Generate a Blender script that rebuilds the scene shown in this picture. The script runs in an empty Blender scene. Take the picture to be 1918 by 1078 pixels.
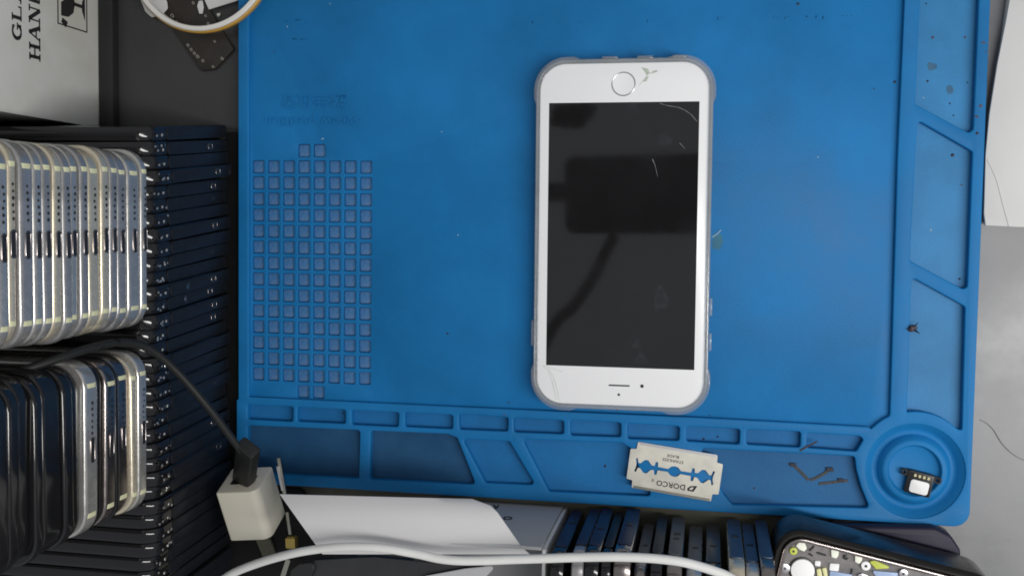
import bpy, bmesh, math, random
from mathutils import Vector, Matrix, Euler
from mathutils.geometry import delaunay_2d_cdt
random.seed(7)
scene = bpy.context.scene
C = scene.collection
PI = math.pi

# ------------------------------------------------------------------ camera
FPX, CAM_H = 1990.0, 0.503
CAM_ROT = Euler((math.radians(-3.16), math.radians(10.5), math.radians(0.84)), 'XYZ')
cam_d = bpy.data.cameras.new('camera'); cam = bpy.data.objects.new('camera', cam_d); C.objects.link(cam)
cam.location = (0, 0, CAM_H); cam.rotation_euler = CAM_ROT
cam_d.sensor_width = 36.0; cam_d.lens = 36.0 * FPX / 1918.0
cam_d.clip_start = 0.005; cam_d.clip_end = 20.0
scene.camera = cam

# ------------------------------------------------------------------ world, lamp, exposure
w = bpy.data.worlds.new('World'); scene.world = w; w.use_nodes = True
bg = w.node_tree.nodes['Background']
bg.inputs[0].default_value = (0.93, 0.96, 1.0, 1); bg.inputs[1].default_value = 0.40

def area(name, loc, target, sx, sy, power, col=(1, 0.985, 0.96)):
    l = bpy.data.lights.new(name, 'AREA'); l.shape = 'RECTANGLE'; l.size = sx; l.size_y = sy
    l.energy = power; l.color = col
    o = bpy.data.objects.new(name, l); C.objects.link(o); o.location = loc
    o.rotation_euler = (Vector(target) - Vector(loc)).to_track_quat('-Z', 'Y').to_euler()
    return o
area('tube_lamp', (0.46, -0.16, 0.72), (-0.02, -0.02, 0.0), 0.09, 0.80, 6.2)

scene.cycles.filter_width = 1.8
vs = scene.view_settings
vs.view_transform = 'Standard'; vs.look = 'None'; vs.exposure = 0.0; vs.gamma = 1.0; vs.use_curve_mapping = False

# ------------------------------------------------------------------ survey: photo pixel -> place on a known plane
_M = CAM_ROT.to_matrix()
def ray(u, v):
    return _M @ Vector(((u - 959.0) / FPX, -(v - 539.0) / FPX, -1.0))
def P(u, v, z=0.0):
    d = ray(u, v); t = (z - CAM_H) / d.z
    return Vector((d.x * t, d.y * t, z))
def PX(u, v, x):
    d = ray(u, v); t = x / d.x
    return Vector((x, d.y * t, CAM_H + d.z * t))
def PY(u, v, y):
    d = ray(u, v); t = y / d.y
    return Vector((d.x * t, y, CAM_H + d.z * t))

# ------------------------------------------------------------------ materials
def mat(name, col, rough=0.5, metal=0.0, spec=0.5, coat=0.0, bump=0.0, bscale=300.0, var=0.0, vscale=40.0, trans=0.0, col2=None, rvar=0.0):
    m = bpy.data.materials.new(name); m.use_nodes = True
    nt = m.node_tree; b = nt.nodes['Principled BSDF']
    b.inputs['Base Color'].default_value = (*col, 1); b.inputs['Roughness'].default_value = rough
    b.inputs['Metallic'].default_value = metal; b.inputs['Specular IOR Level'].default_value = spec
    b.inputs['Coat Weight'].default_value = coat; b.inputs['Coat Roughness'].default_value = 0.06
    tc = nt.nodes.new('ShaderNodeTexCoord')
    if var or col2 or rvar:
        n = nt.nodes.new('ShaderNodeTexNoise'); n.inputs['Scale'].default_value = vscale; n.inputs['Detail'].default_value = 6
        n.inputs['Roughness'].default_value = 0.62
        nt.links.new(tc.outputs['Object'], n.inputs['Vector'])
        r = nt.nodes.new('ShaderNodeMapRange'); r.inputs[1].default_value = 0.32; r.inputs[2].default_value = 0.68
        nt.links.new(n.outputs['Fac'], r.inputs[0])
        if var or col2:
            mx = nt.nodes.new('ShaderNodeMix'); mx.data_type = 'RGBA'
            c2 = col2 if col2 else tuple(min(1, c * (1 + var)) for c in col)
            c1 = col if col2 else tuple(c * (1 - var) for c in col)
            mx.inputs['A'].default_value = (*c1, 1); mx.inputs['B'].default_value = (*c2, 1)
            nt.links.new(r.outputs[0], mx.inputs['Factor']); nt.links.new(mx.outputs['Result'], b.inputs['Base Color'])
        if rvar:
            r2 = nt.nodes.new('ShaderNodeMapRange'); r2.inputs[3].default_value = max(0.02, rough - rvar); r2.inputs[4].default_value = rough + rvar
            nt.links.new(r.outputs[0], r2.inputs[0]); nt.links.new(r2.outputs[0], b.inputs['Roughness'])
    if bump:
        n2 = nt.nodes.new('ShaderNodeTexNoise'); n2.inputs['Scale'].default_value = bscale; n2.inputs['Detail'].default_value = 4
        nt.links.new(tc.outputs['Object'], n2.inputs['Vector'])
        bp = nt.nodes.new('ShaderNodeBump'); bp.inputs['Strength'].default_value = bump; bp.inputs['Distance'].default_value = 0.0006
        nt.links.new(n2.outputs['Fac'], bp.inputs['Height']); nt.links.new(bp.outputs[0], b.inputs['Normal'])
    if trans:
        t = nt.nodes.new('ShaderNodeBsdfTransparent'); t.inputs[0].default_value = (0.93, 0.95, 0.97, 1)
        ms = nt.nodes.new('ShaderNodeMixShader'); ms.inputs[0].default_value = 1 - trans
        out = nt.nodes['Material Output']
        nt.links.new(t.outputs[0], ms.inputs[1]); nt.links.new(b.outputs[0], ms.inputs[2]); nt.links.new(ms.outputs[0], out.inputs['Surface'])
    return m

M = {}
M['blue'] = mat('blue_silicone', (0.0075, 0.150, 0.385), 0.52, spec=0.20, bump=0.10, bscale=900, var=0.15, vscale=16, rvar=0.09)
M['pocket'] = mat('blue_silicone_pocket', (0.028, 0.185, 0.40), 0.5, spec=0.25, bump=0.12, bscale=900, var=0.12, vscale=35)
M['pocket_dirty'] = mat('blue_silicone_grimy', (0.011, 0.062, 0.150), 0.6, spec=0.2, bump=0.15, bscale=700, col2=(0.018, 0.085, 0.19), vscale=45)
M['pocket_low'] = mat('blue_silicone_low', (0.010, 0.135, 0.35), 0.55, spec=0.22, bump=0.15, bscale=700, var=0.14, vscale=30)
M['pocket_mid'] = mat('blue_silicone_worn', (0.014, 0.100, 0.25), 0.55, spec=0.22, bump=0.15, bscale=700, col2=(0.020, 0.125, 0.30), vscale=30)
M['cell'] = mat('cell_dusty', (0.034, 0.155, 0.36), 0.6, spec=0.3, bump=0.8, bscale=600, col2=(0.085, 0.180, 0.35), vscale=160)
M['white_glass'] = mat('white_glass', (0.80, 0.80, 0.81), 0.22, spec=0.4)
M['screen'] = mat('black_screen', (0.0085, 0.0085, 0.009), 0.05, spec=0.6, col2=(0.012, 0.012, 0.013), vscale=30, rvar=0.02)
M['alu'] = mat('aluminium', (0.62, 0.62, 0.64), 0.32, metal=1.0)
M['ring'] = mat('button_ring', (0.42, 0.42, 0.43), 0.3, metal=0.9)
M['dark'] = mat('dark_hole', (0.012, 0.012, 0.013), 0.5)
M['clear'] = mat('clear_soft_plastic', (0.50, 0.50, 0.485), 0.10, spec=0.8, trans=0.74, var=0.15, vscale=60)
M['crack'] = mat('glass_crack', (0.26, 0.26, 0.27), 0.4, trans=0.35)
M['crack_white'] = mat('crack_on_white', (0.50, 0.53, 0.47), 0.4)
M['crack_green'] = mat('crack_greenish', (0.60, 0.66, 0.44), 0.5, trans=0.74, var=0.2, vscale=500)
M['smudge'] = mat('smudge', (0.08, 0.08, 0.085), 0.6, trans=0.90, var=0.5, vscale=400)
M['blade'] = mat('blade_steel', (0.60, 0.585, 0.52), 0.42, metal=0.55, col2=(0.68, 0.655, 0.58), vscale=90, rvar=0.08)
M['ink'] = mat('black_ink', (0.012, 0.012, 0.012), 0.6)
M['black_plastic'] = mat('black_plastic', (0.014, 0.014, 0.015), 0.42, bump=0.1, bscale=500)
M['black_gloss'] = mat('black_gloss', (0.008, 0.008, 0.009), 0.12, spec=0.5, rvar=0.05, vscale=60)
M['navy'] = mat('navy_film', (0.007, 0.0085, 0.011), 0.42, spec=0.25, col2=(0.011, 0.013, 0.018), vscale=120, bump=0.3, bscale=160)
M['navy_blue'] = mat('deep_blue_back', (0.010, 0.016, 0.050), 0.4, spec=0.3, var=0.25, vscale=90)
M['teal_blue'] = mat('steel_blue_back', (0.030, 0.055, 0.105), 0.4, var=0.2, vscale=90, metal=0.1)
M['grey_back'] = mat('grey_back', (0.075, 0.076, 0.080), 0.45, metal=0.1, var=0.2, vscale=90)
M['char_back'] = mat('charcoal_back', (0.022, 0.022, 0.024), 0.35, var=0.2, vscale=90)
M['brown_black'] = mat('brown_black', (0.013, 0.011, 0.009), 0.45, col2=(0.026, 0.020, 0.014), vscale=120)
M['chrome'] = mat('polished_steel', (0.47, 0.46, 0.44), 0.24, metal=0.70, var=0.12, vscale=120, rvar=0.08)
M['chrome_blue'] = mat('polished_steel_blue', (0.34, 0.335, 0.335), 0.25, metal=0.6, var=0.15, vscale=120, rvar=0.08)
M['gold'] = mat('polished_cream_gold', (0.60, 0.54, 0.42), 0.27, metal=0.6, var=0.1, vscale=120, rvar=0.08)
M['grey_steel'] = mat('grey_steel', (0.27, 0.24, 0.23), 0.22, metal=0.95, var=0.15, vscale=120, rvar=0.08)
M['band'] = mat('antenna_band', (0.58, 0.58, 0.37), 0.5)
M['steel_desk'] = mat('worn_steel', (0.135, 0.138, 0.142), 0.42, metal=0.2, col2=(0.21, 0.21, 0.215), vscale=13, rvar=0.12, bump=0.15, bscale=60)
M['dark_desk'] = mat('dark_laminate', (0.030, 0.030, 0.032), 0.38, col2=(0.045, 0.045, 0.046), vscale=12, rvar=0.1, bump=0.15, bscale=120)
M['card_white'] = mat('white_card', (0.58, 0.58, 0.575), 0.6, spec=0.25, var=0.04, vscale=20, bump=0.1, bscale=200)
M['card_old'] = mat('white_card_soiled', (0.66, 0.66, 0.65), 0.65, spec=0.2, col2=(0.52, 0.51, 0.44), vscale=14, bump=0.15, bscale=200)
M['card_flap'] = mat('white_flap', (0.58, 0.57, 0.575), 0.55, spec=0.25, var=0.02, vscale=20)
M['card_grey'] = mat('grey_card', (0.40, 0.40, 0.41), 0.6, spec=0.25, var=0.05, vscale=30)
M['cable_white'] = mat('white_cable', (0.68, 0.68, 0.66), 0.45, var=0.05, vscale=60)
M['cable_black'] = mat('black_cable', (0.012, 0.0125, 0.013), 0.5, spec=0.25)
M['adapter'] = mat('white_adapter', (0.54, 0.53, 0.43), 0.38, spec=0.4, col2=(0.60, 0.55, 0.47), vscale=30)
M['brass'] = mat('brass', (0.55, 0.40, 0.12), 0.35, metal=0.8)
M['strip_steel'] = mat('dull_steel', (0.45, 0.44, 0.38), 0.3, metal=1.0)
M['ring_white'] = mat('ring_white', (0.72, 0.70, 0.66), 0.5, var=0.05, vscale=60)
M['ring_yellow'] = mat('ring_yellow', (0.50, 0.28, 0.045), 0.5, var=0.1, vscale=60)
M['board_grey'] = mat('inner_frame_grey', (0.16, 0.15, 0.15), 0.5, metal=0.3, var=0.3, vscale=150, bump=0.3, bscale=250)
M['foil_white'] = mat('pale_pad', (0.84, 0.86, 0.74), 0.6)
M['pure_white'] = mat('white_pad', (0.86, 0.86, 0.86), 0.6)
M['yellow'] = mat('neon_yellow', (0.50, 0.56, 0.08), 0.5)
M['pale_yellow'] = mat('pale_yellow', (0.72, 0.70, 0.36), 0.5)
M['pale_blue'] = mat('pale_blue', (0.35, 0.45, 0.66), 0.4, var=0.1, vscale=200)
M['gold_pin'] = mat('gold_pin', (0.85, 0.74, 0.45), 0.3, metal=0.6)
M['crumb'] = mat('dark_crumb', (0.012, 0.014, 0.03), 0.6)
M['rust'] = mat('rust_crumb', (0.085, 0.05, 0.06), 0.7)
M['white_crumb'] = mat('white_crumb', (0.30, 0.42, 0.52), 0.6)
M['green_stain'] = mat('green_stain', (0.14, 0.34, 0.20), 0.5, trans=0.84, var=0.3, vscale=200)
M['tan_stain'] = mat('tan_stain', (0.10, 0.17, 0.18), 0.6, trans=0.8, var=0.3, vscale=300)
M['dead_black'] = mat('dull_black_glass', (0.009, 0.009, 0.0095), 0.4, spec=0.15)
M['olive'] = mat('olive_shade_sheet', (0.085, 0.085, 0.055), 0.6, col2=(0.05, 0.048, 0.035), vscale=40)  # shade tone for the sheet below the mat; also colours the grey tab
M['shell_black'] = mat('shell_black', (0.008, 0.007, 0.006), 0.28, spec=0.3, rvar=0.1, vscale=50)
M['hair'] = mat('hair', (0.14, 0.14, 0.145), 0.6)
M['purple_film'] = mat('purple_film', (0.018, 0.016, 0.034), 0.4, spec=0.15)

# ------------------------------------------------------------------ mesh helpers
def smooth(me, ang=35):
    for p in me.polygons: p.use_smooth = True
    me.set_sharp_from_angle(angle=math.radians(ang))

def link(name, me, m, parent=None, loc=None, rot=None, ang=35):
    if m is not None and not me.materials: me.materials.append(M[m])
    smooth(me, ang)
    o = bpy.data.objects.new(name, me); C.objects.link(o)
    if parent is not None: o.parent = parent
    if loc is not None: o.location = loc
    if rot is not None: o.rotation_euler = rot
    return o

def thing(name, label, cat, loc=(0, 0, 0), rot=(0, 0, 0), group=None):
    o = bpy.data.objects.new(name, None); C.objects.link(o)
    o.empty_display_size = 0.01
    o.location = loc; o.rotation_euler = rot
    tag(o, label, cat, group)
    return o

def tag(o, label=None, cat=None, group=None, kind=None):
    if label: o['label'] = label
    if cat: o['category'] = cat
    if group: o['group'] = group
    if kind: o['kind'] = kind
    return o

def mesh_from(verts, faces, org=(0, 0, 0)):
    me = bpy.data.meshes.new('m')
    o = Vector(org)
    me.from_pydata([tuple(Vector(v) - o) for v in verts], [], faces); me.update()
    return me

def join(parts):
    V, F = [], []
    for v, f in parts:
        k = len(V); V += list(v); F += [tuple(i + k for i in q) for q in f]
    return V, F

def rpoly(pts, r, n=5):
    """round the corners of a polygon; r a number or one per corner"""
    out = []; N = len(pts)
    for i in range(N):
        p = Vector(pts[i][:2]); a = Vector(pts[i - 1][:2]); b = Vector(pts[(i + 1) % N][:2])
        rr = r[i] if isinstance(r, (list, tuple)) else r
        da = (a - p); db = (b - p)
        la, lb = da.length, db.length; da.normalize(); db.normalize()
        ang = da.angle(db)
        if rr <= 0 or ang > PI - 0.05: out.append((p.x, p.y)); continue
        t = min(rr / math.tan(ang / 2), la * 0.48, lb * 0.48)
        rr2 = t * math.tan(ang / 2)
        c = p + (da + db).normalized() * (rr2 / math.sin(ang / 2))
        p0 = p + da * t; p1 = p + db * t
        a0 = math.atan2(p0.y - c.y, p0.x - c.x); a1 = math.atan2(p1.y - c.y, p1.x - c.x)
        d = (a1 - a0 + PI) % (2 * PI) - PI
        for k in range(n + 1):
            q = a0 + d * k / n
            out.append((c.x + rr2 * math.cos(q), c.y + rr2 * math.sin(q)))
    return out

def ccw(pts):
    a = sum(pts[i - 1][0] * pts[i][1] - pts[i][0] * pts[i - 1][1] for i in range(len(pts)))
    return list(pts) if a > 0 else list(pts)[::-1]

def inset(pts, d):
    pts = ccw(pts); N = len(pts); out = []
    for i in range(N):
        p = Vector(pts[i]); a = Vector(pts[i - 1]); b = Vector(pts[(i + 1) % N])
        e1 = (p - a); e2 = (b - p)
        if e1.length < 1e-9: e1 = e2
        if e2.length < 1e-9: e2 = e1
        n1 = Vector((-e1.y, e1.x)).normalized(); n2 = Vector((-e2.y, e2.x)).normalized()
        n = n1 + n2; k = n.dot(n1)
        n = n / max(k, 0.35)
        out.append((p.x + n.x * d, p.y + n.y * d))
    return out

def layers(loops, cap=True):
    """loops: list of equal-length 3-D loops (ccw seen from above, going up)"""
    V, F = [], []; n = len(loops[0])
    for l in loops: V += [tuple(p) for p in l]
    for k in range(len(loops) - 1):
        for i in range(n):
            j = (i + 1) % n
            F.append((k * n + i, k * n + j, (k + 1) * n + j, (k + 1) * n + i))
    if cap:
        F.append(tuple(range(n - 1, -1, -1))); F.append(tuple((len(loops) - 1) * n + i for i in range(n)))
    return V, F

def prism(pts, z0, z1, bev=0.0, nb=2, bottom=False):
    pts = ccw(pts); loops = []
    def L(d, z): return [(x, y, z) for x, y in (inset(pts, d) if d else pts)]
    if bottom and bev:
        for k in range(nb + 1):
            a = PI / 2 * k / nb; loops.append(L(bev * (1 - math.sin(a)), z0 + bev * (1 - math.cos(a))))
    else: loops.append(L(0, z0))
    if bev:
        for k in range(nb + 1):
            a = PI / 2 * k / nb; loops.append(L(bev * (1 - math.cos(a)), z1 - bev + bev * math.sin(a)))
    else: loops.append(L(0, z1))
    return layers(loops)

def rect(x0, x1, y0, y1): return [(x0, y0), (x1, y0), (x1, y1), (x0, y1)]
def circ(cx, cy, r, n=32): return [(cx + r * math.cos(2 * PI * i / n), cy + r * math.sin(2 * PI * i / n)) for i in range(n)]
def box(x0, x1, y0, y1, z0, z1, bev=0.0): return prism(rect(x0, x1, y0, y1), z0, z1, bev, 2, True)

def tube(path, r, n=12, sub=6, closed=False, rads=None):
    pts = [Vector(p) for p in path]
    if sub > 1:
        q = []; N = len(pts)
        for i in range(N - 1):
            p0 = pts[max(i - 1, 0)]; p1 = pts[i]; p2 = pts[i + 1]; p3 = pts[min(i + 2, N - 1)]
            for k in range(sub):
                t = k / sub
                q.append(0.5 * ((2 * p1) + (p2 - p0) * t + (2 * p0 - 5 * p1 + 4 * p2 - p3) * t * t + (3 * p1 - p0 - 3 * p2 + p3) * t ** 3))
        q.append(pts[-1]); pts = q
    loops = []
    up = Vector((0, 0, 1))
    for i, p in enumerate(pts):
        d = (pts[min(i + 1, len(pts) - 1)] - pts[max(i - 1, 0)]).normalized()
        u = up if abs(d.dot(up)) < 0.95 else Vector((0, 1, 0))
        s = d.cross(u).normalized(); t = s.cross(d)
        rr = r
        loops.append([p + (s * math.cos(2 * PI * k / n) + t * math.sin(2 * PI * k / n)) * rr for k in range(n)])
    V, F = layers(loops)
    return V, [tuple(reversed(f)) for f in F]

def plate(outer, holes, z0, z1, bev=0.0004, res=2):
    """flat solid with holes: bevelled rims, triangulated faces"""
    V, F = [], []
    top_loops, bot_loops = [], []
    for k, loop in enumerate([outer] + list(holes)):
        pts = []
        for p in ccw(loop):
            if not pts or (Vector(p) - Vector(pts[-1])).length > 1e-6: pts.append(tuple(p))
        if (Vector(pts[0]) - Vector(pts[-1])).length < 1e-6: pts.pop()
        sg = -1 if k else 1; n = len(pts); rows = []
        def L(d, z): return [(x, y, z) for x, y in (inset(pts, sg * d) if d else pts)]
        for j in range(res + 1):
            a = PI / 2 * j / res; rows.append(L(bev * (1 - math.sin(a)), z0 + bev * (1 - math.cos(a))))
        for j in range(res + 1):
            a = PI / 2 * j / res; rows.append(L(bev * (1 - math.cos(a)), z1 - bev + bev * math.sin(a)))
        k0 = len(V)
        for r in rows: V += r
        for j in range(len(rows) - 1):
            for i in range(n):
                q = (k0 + j * n + i, k0 + j * n + (i + 1) % n, k0 + (j + 1) * n + (i + 1) % n, k0 + (j + 1) * n + i)
                F.append(q if k == 0 else q[::-1])
        bot_loops.append(range(k0, k0 + n)); top_loops.append(range(k0 + (len(rows) - 1) * n, k0 + len(rows) * n))
    for loops, flip_ in ((top_loops, False), (bot_loops, True)):
        ids = [i for l in loops for i in l]; co = [Vector(V[i][:2]) * 1000 for i in ids]
        edges = []; c = 0
        for l in loops:
            m_ = len(l); edges += [(c + i, c + (i + 1) % m_) for i in range(m_)]; c += m_
        vo, eo, fo, ov, oe, of = delaunay_2d_cdt(co, edges, [], 1, 1e-7)
        polys = [[(V[i][0] * 1000, V[i][1] * 1000) for i in l] for l in loops]
        bbs = [(min(p[0] for p in l), max(p[0] for p in l), min(p[1] for p in l), max(p[1] for p in l)) for l in polys]
        def solid(f):
            x = sum(vo[i].x for i in f) / len(f); y = sum(vo[i].y for i in f) / len(f); par = 0
            for l, bb in zip(polys, bbs):
                if bb[0] < x < bb[1] and bb[2] < y < bb[3]:
                    for i in range(len(l)):
                        (xa, ya), (xb, yb_) = l[i - 1], l[i]
                        if (ya > y) != (yb_ > y) and x < (xb - xa) * (y - ya) / (yb_ - ya) + xa: par ^= 1
            return par == 1
        fo = [f for f in fo if solid(f)]
        mp = []
        z = V[ids[0]][2]
        for i, p in enumerate(vo):
            if ov[i]: mp.append(ids[ov[i][0]])
            else: V.append((p.x / 1000, p.y / 1000, z)); mp.append(len(V) - 1)
        for f in fo:
            g = [mp[i] for i in f]
            ar = sum(V[g[i - 1]][0] * V[g[i]][1] - V[g[i]][0] * V[g[i - 1]][1] for i in range(len(g)))
            if (ar < 0) != flip_: g = g[::-1]
            if len(set(g)) > 2: F.append(tuple(g))
    me = bpy.data.meshes.new('plate'); me.from_pydata(V, [], F); me.update()
    return me

def text_mesh(s, size, depth, sx=1.0, space=1.0, bold=0.0):
    cu = bpy.data.curves.new('tmp', 'FONT'); cu.body = s; cu.size = size; cu.extrude = depth; cu.align_x = 'CENTER'; cu.align_y = 'CENTER'
    cu.resolution_u = 2; cu.space_character = space; cu.offset = bold
    o = bpy.data.objects.new('tmp', cu); C.objects.link(o)
    dg = bpy.context.evaluated_depsgraph_get(); dg.update()
    me = bpy.data.meshes.new_from_object(o.evaluated_get(dg))
    bpy.data.objects.remove(o); bpy.data.curves.remove(cu)
    me.transform(Matrix.Diagonal((sx, 1, 1, 1))); me.materials.clear()
    return me

def lathe(prof, n=48):
    loops = [[(r * math.cos(2 * PI * i / n), r * math.sin(2 * PI * i / n), z) for i in range(n)] for r, z in prof]
    return layers(loops, cap=False)

def px(pts, z): return [tuple(P(u, v, z)[:2]) for u, v in pts]

def dup(root, loc=None, rot=None):
    r = root.copy(); C.objects.link(r)
    if loc is not None: r.location = loc
    if rot is not None: r.rotation_euler = rot
    for ch in list(root.children):
        c = ch.copy(); C.objects.link(c); c.parent = r
        for g in list(ch.children):
            d = g.copy(); C.objects.link(d); d.parent = c
    return r

ORD = ['first', 'second', 'third', 'fourth', 'fifth', 'sixth', 'seventh', 'eighth', 'ninth', 'tenth', 'eleventh', 'twelfth', 'thirteenth',
       'fourteenth', 'fifteenth', 'sixteenth', 'seventeenth', 'eighteenth', 'nineteenth', 'twentieth', 'twenty-first', 'twenty-second',
       'twenty-third', 'twenty-fourth', 'twenty-fifth', 'twenty-sixth', 'twenty-seventh', 'twenty-eighth', 'twenty-ninth', 'thirtieth',
       'thirty-first', 'thirty-second', 'thirty-third', 'thirty-fourth', 'thirty-fifth', 'thirty-sixth']

# ================================================================== SETTING: desk
XSPLIT = -0.10
me = mesh_from(*prism(rect(XSPLIT, 0.55, -0.45, 0.45), -0.02, 0.0)); desk = link('desk', me, 'steel_desk'); tag(desk, kind='structure')
me = mesh_from(*prism(rect(-0.75, XSPLIT - 0.0005, -0.45, 0.45), -0.02, 0.0)); desk2 = link('desk_panel', me, 'dark_desk'); tag(desk2, kind='structure')


# ================================================================== MAT
Z_PK, Z_MAIN, Z_RIM = 0.0022, 0.0042, 0.0068
XL, XR, YB, YT = -0.2307, 0.1173, -0.1309, 0.1195
mat_root = thing('repair_mat', 'blue silicone repair mat with moulded pockets, lying under the white phone', 'mat', (XL, YB, 0))
MO = Vector((XL, YB, 0))
def mpart(name, me, m, parent=mat_root):
    me.transform(Matrix.Translation(-MO)); return link(name, me, m, parent)
ydiv = P(447, 748, Z_RIM).y
outl = rpoly([(XL - 0.001, YB), (XR, YB), (XR, YT), (XL, YT), (XL, ydiv), (XL - 0.001, ydiv)], [0.004, 0.007, 0.007, 0.004, 0, 0.0004], 6)
def arcpx(cu, cv, r, a0, a1, n=8):
    return [(cu + r * math.cos(math.radians(a0 + (a1 - a0) * k / n)), cv + r * math.sin(math.radians(a0 + (a1 - a0) * k / n))) for k in range(n + 1)]
main_px = [(465, -40), (465, 743), (700, 754), (960, 766), (1300, 781), (1626, 799)] + arcpx(1714, 882, 114, 224, 245, 4) + [(1667, 775), (1681, 300), (1696, -35)]
main_w = px(main_px, Z_RIM)
small_px = [
    [(463, 757), (549, 761), (548, 789), (463, 785)], [(556, 761.5), (647, 766.5), (647, 793), (556, 789)],
    [(658, 767), (747, 771.5), (746, 799), (658, 795)], [(758, 771.5), (848, 776.5), (848, 803), (758, 799)],
    [(859, 775), (952, 781), (951, 807.5), (860, 804)], [(962, 782), (1056, 787), (1056, 812.5), (962, 809)],
    [(1068, 786), (1163, 791), (1163, 818), (1068, 815)], [(1175, 792), (1273, 798), (1272, 825), (1175, 821.5)],
    [(1285, 798), (1386, 803), (1385, 832), (1285, 826)], [(1397.6, 803.5), (1500, 808), (1499, 837.6), (1397.6, 832)],
    [(1511, 810), (1609, 816), (1618, 822), (1604, 845), (1511, 838)]]
large_px = [
    [(463, 796), (674, 805), (672, 896), (463, 885)],
    [(694, 806), (838, 812), (856, 819), (891, 907), (692, 898)],
    [(865, 821), (954, 826), (1003, 908), (909, 904)],
    [(978, 822), (1165, 829), (1180, 838), (1221, 929), (1028, 920)],
    [(1311, 839), (1601, 854), (1604, 880), (1613, 912), (1629, 951), (1372, 945), (1355, 925)]]
right_px = [
    [(1726, -60), (1714, 195), (1815, 249), (1823, 242), (1836, -60)],
    [(1718, 224), (1704, 488), (1803, 541), (1812, 538), (1822, 284)],
    [(1707, 518), (1699, 769)] + arcpx(1714, 882, 112, 262, 315, 6) + [(1802, 806), (1808, 574)]]
holes = [main_w]
for s in small_px: holes.append(rpoly(px(s, Z_RIM), 0.0012, 4))
for s in large_px: holes.append(rpoly(px(s, Z_RIM), 0.0014, 4))
for s in right_px: holes.append(rpoly(px(s, Z_RIM), 0.0014, 4))
dc = P(1714, 882, Z_RIM); RD = 0.0213
holes.append(circ(dc.x, dc.y, RD, 56))
mpart('border', plate(outl, holes, 0.002, Z_RIM, 0.0006, 3), 'blue')
mpart('base_sheet', plate([(x, y) for x, y in inset(outl, 0.0004)], [circ(dc.x, dc.y, RD + 0.001, 40)], 0.0, Z_PK, 0.0003), 'blue')
# work field with the grid of sunk cells
PIT = 0.00797; CX0, CY0 = -0.2212, 0.0278; CS = 0.0031
cells = [(c, r) for r in range(14) for c in range(8)] + [(3, -1), (4, -1), (3, 14), (4, 14)]
ch = [rpoly(rect(CX0 + c * PIT - CS, CX0 + c * PIT + CS, CY0 - r * PIT - CS, CY0 - r * PIT + CS), 0.0008, 3) for c, r in cells]
mpart('work_field', plate(inset(main_w, -0.0009), ch, 0.002, Z_MAIN, 0.0003, 2), 'blue')
cell_me = []
for k in range(6):
    v, f = prism(rpoly(rect(-0.00295, 0.00295, -0.00295, 0.00295), 0.0008, 3), 0, 0.0006 + 0.0002 * (k % 3), 0.0003, 2)
    cm = mesh_from(v, f); cm.materials.append(M['cell']); smooth(cm); cell_me.append(cm)
for i, (c, r) in enumerate(cells):
    o = bpy.data.objects.new('cell', random.choice(cell_me)); C.objects.link(o); o.parent = mat_root
    o.location = (CX0 + c * PIT - MO.x, CY0 - r * PIT - MO.y, Z_PK - 0.0003)
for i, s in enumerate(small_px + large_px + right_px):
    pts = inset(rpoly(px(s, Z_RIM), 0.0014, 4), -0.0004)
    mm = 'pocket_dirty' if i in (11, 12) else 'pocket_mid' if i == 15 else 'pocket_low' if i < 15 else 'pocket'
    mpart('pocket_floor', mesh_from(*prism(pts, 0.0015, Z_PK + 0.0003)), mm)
dish = mesh_from(*lathe([(RD + 0.0002, Z_RIM - 0.0006), (RD - 0.0008, Z_RIM - 0.0012), (RD - 0.0026, 0.0030), (RD - 0.0036, 0.0024), (0.0168, 0.0023), (0.0160, 0.0026), (0.0140, 0.0056), (0.0134, 0.0060), (0.0118, 0.0060),
                           (0.0114, 0.0056), (0.0108, 0.0038), (0.0100, 0.0034), (0.004, 0.0034), (0.00001, 0.0034)], 64))
dish.transform(Matrix.Translation((dc.x, dc.y, 0))); mpart('round_dish', dish, 'blue')
def emboss(s, u, v, wpx, size, z=Z_MAIN):
    me = text_mesh(s, size, 0.0005, 1.0, 1.0, 0.00010); c = P(u, v, z)
    xs = [q.co.x for q in me.vertices]; wid = max(xs) - min(xs)
    tgt = wpx * 0.5 / FPX
    me.transform(Matrix.Translation(c) @ Matrix.Rotation(PI, 4, 'Z') @ Matrix.Diagonal((tgt / wid, 1, 1, 1)))
    mpart('embossed_text', me, 'blue')
emboss('screw position', 584, 228, 195, 0.0068)
emboss('螺丝位置', 587, 188, 132, 0.0072)
V = []
def ticks(u0, u1, v0, v1, n, hpx):
    out = []
    for k in range(n):
        t = random.random(); u = u0 + (u1 - u0) * t; v = v0 + (v1 - v0) * t + random.uniform(-hpx, hpx) * 0.25
        a = P(u, v, Z_MAIN); l = random.uniform(0.3, 1) * hpx * 0.00013
        if random.random() < 0.7: out.append(box(a.x - 0.00016, a.x + 0.00016, a.y - l, a.y + l, Z_MAIN - 0.0002, Z_MAIN + 0.00003))
        else: out.append(box(a.x - l, a.x + l, a.y - 0.00016, a.y + 0.00016, Z_MAIN - 0.0002, Z_MAIN + 0.00003))
    return out
bits = ticks(975, 1130, 42, 40, 26, 7) + ticks(1200, 1400, 40, 33, 28, 7) + ticks(1430, 1650, 33, 30, 34, 8) + ticks(530, 575, 40, 40, 11, 12) + ticks(545, 622, 74, 74, 20, 13)
o = mpart('worn_embossing', mesh_from(*join(bits)), 'blue'); o['kind'] = 'stuff'

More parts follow.
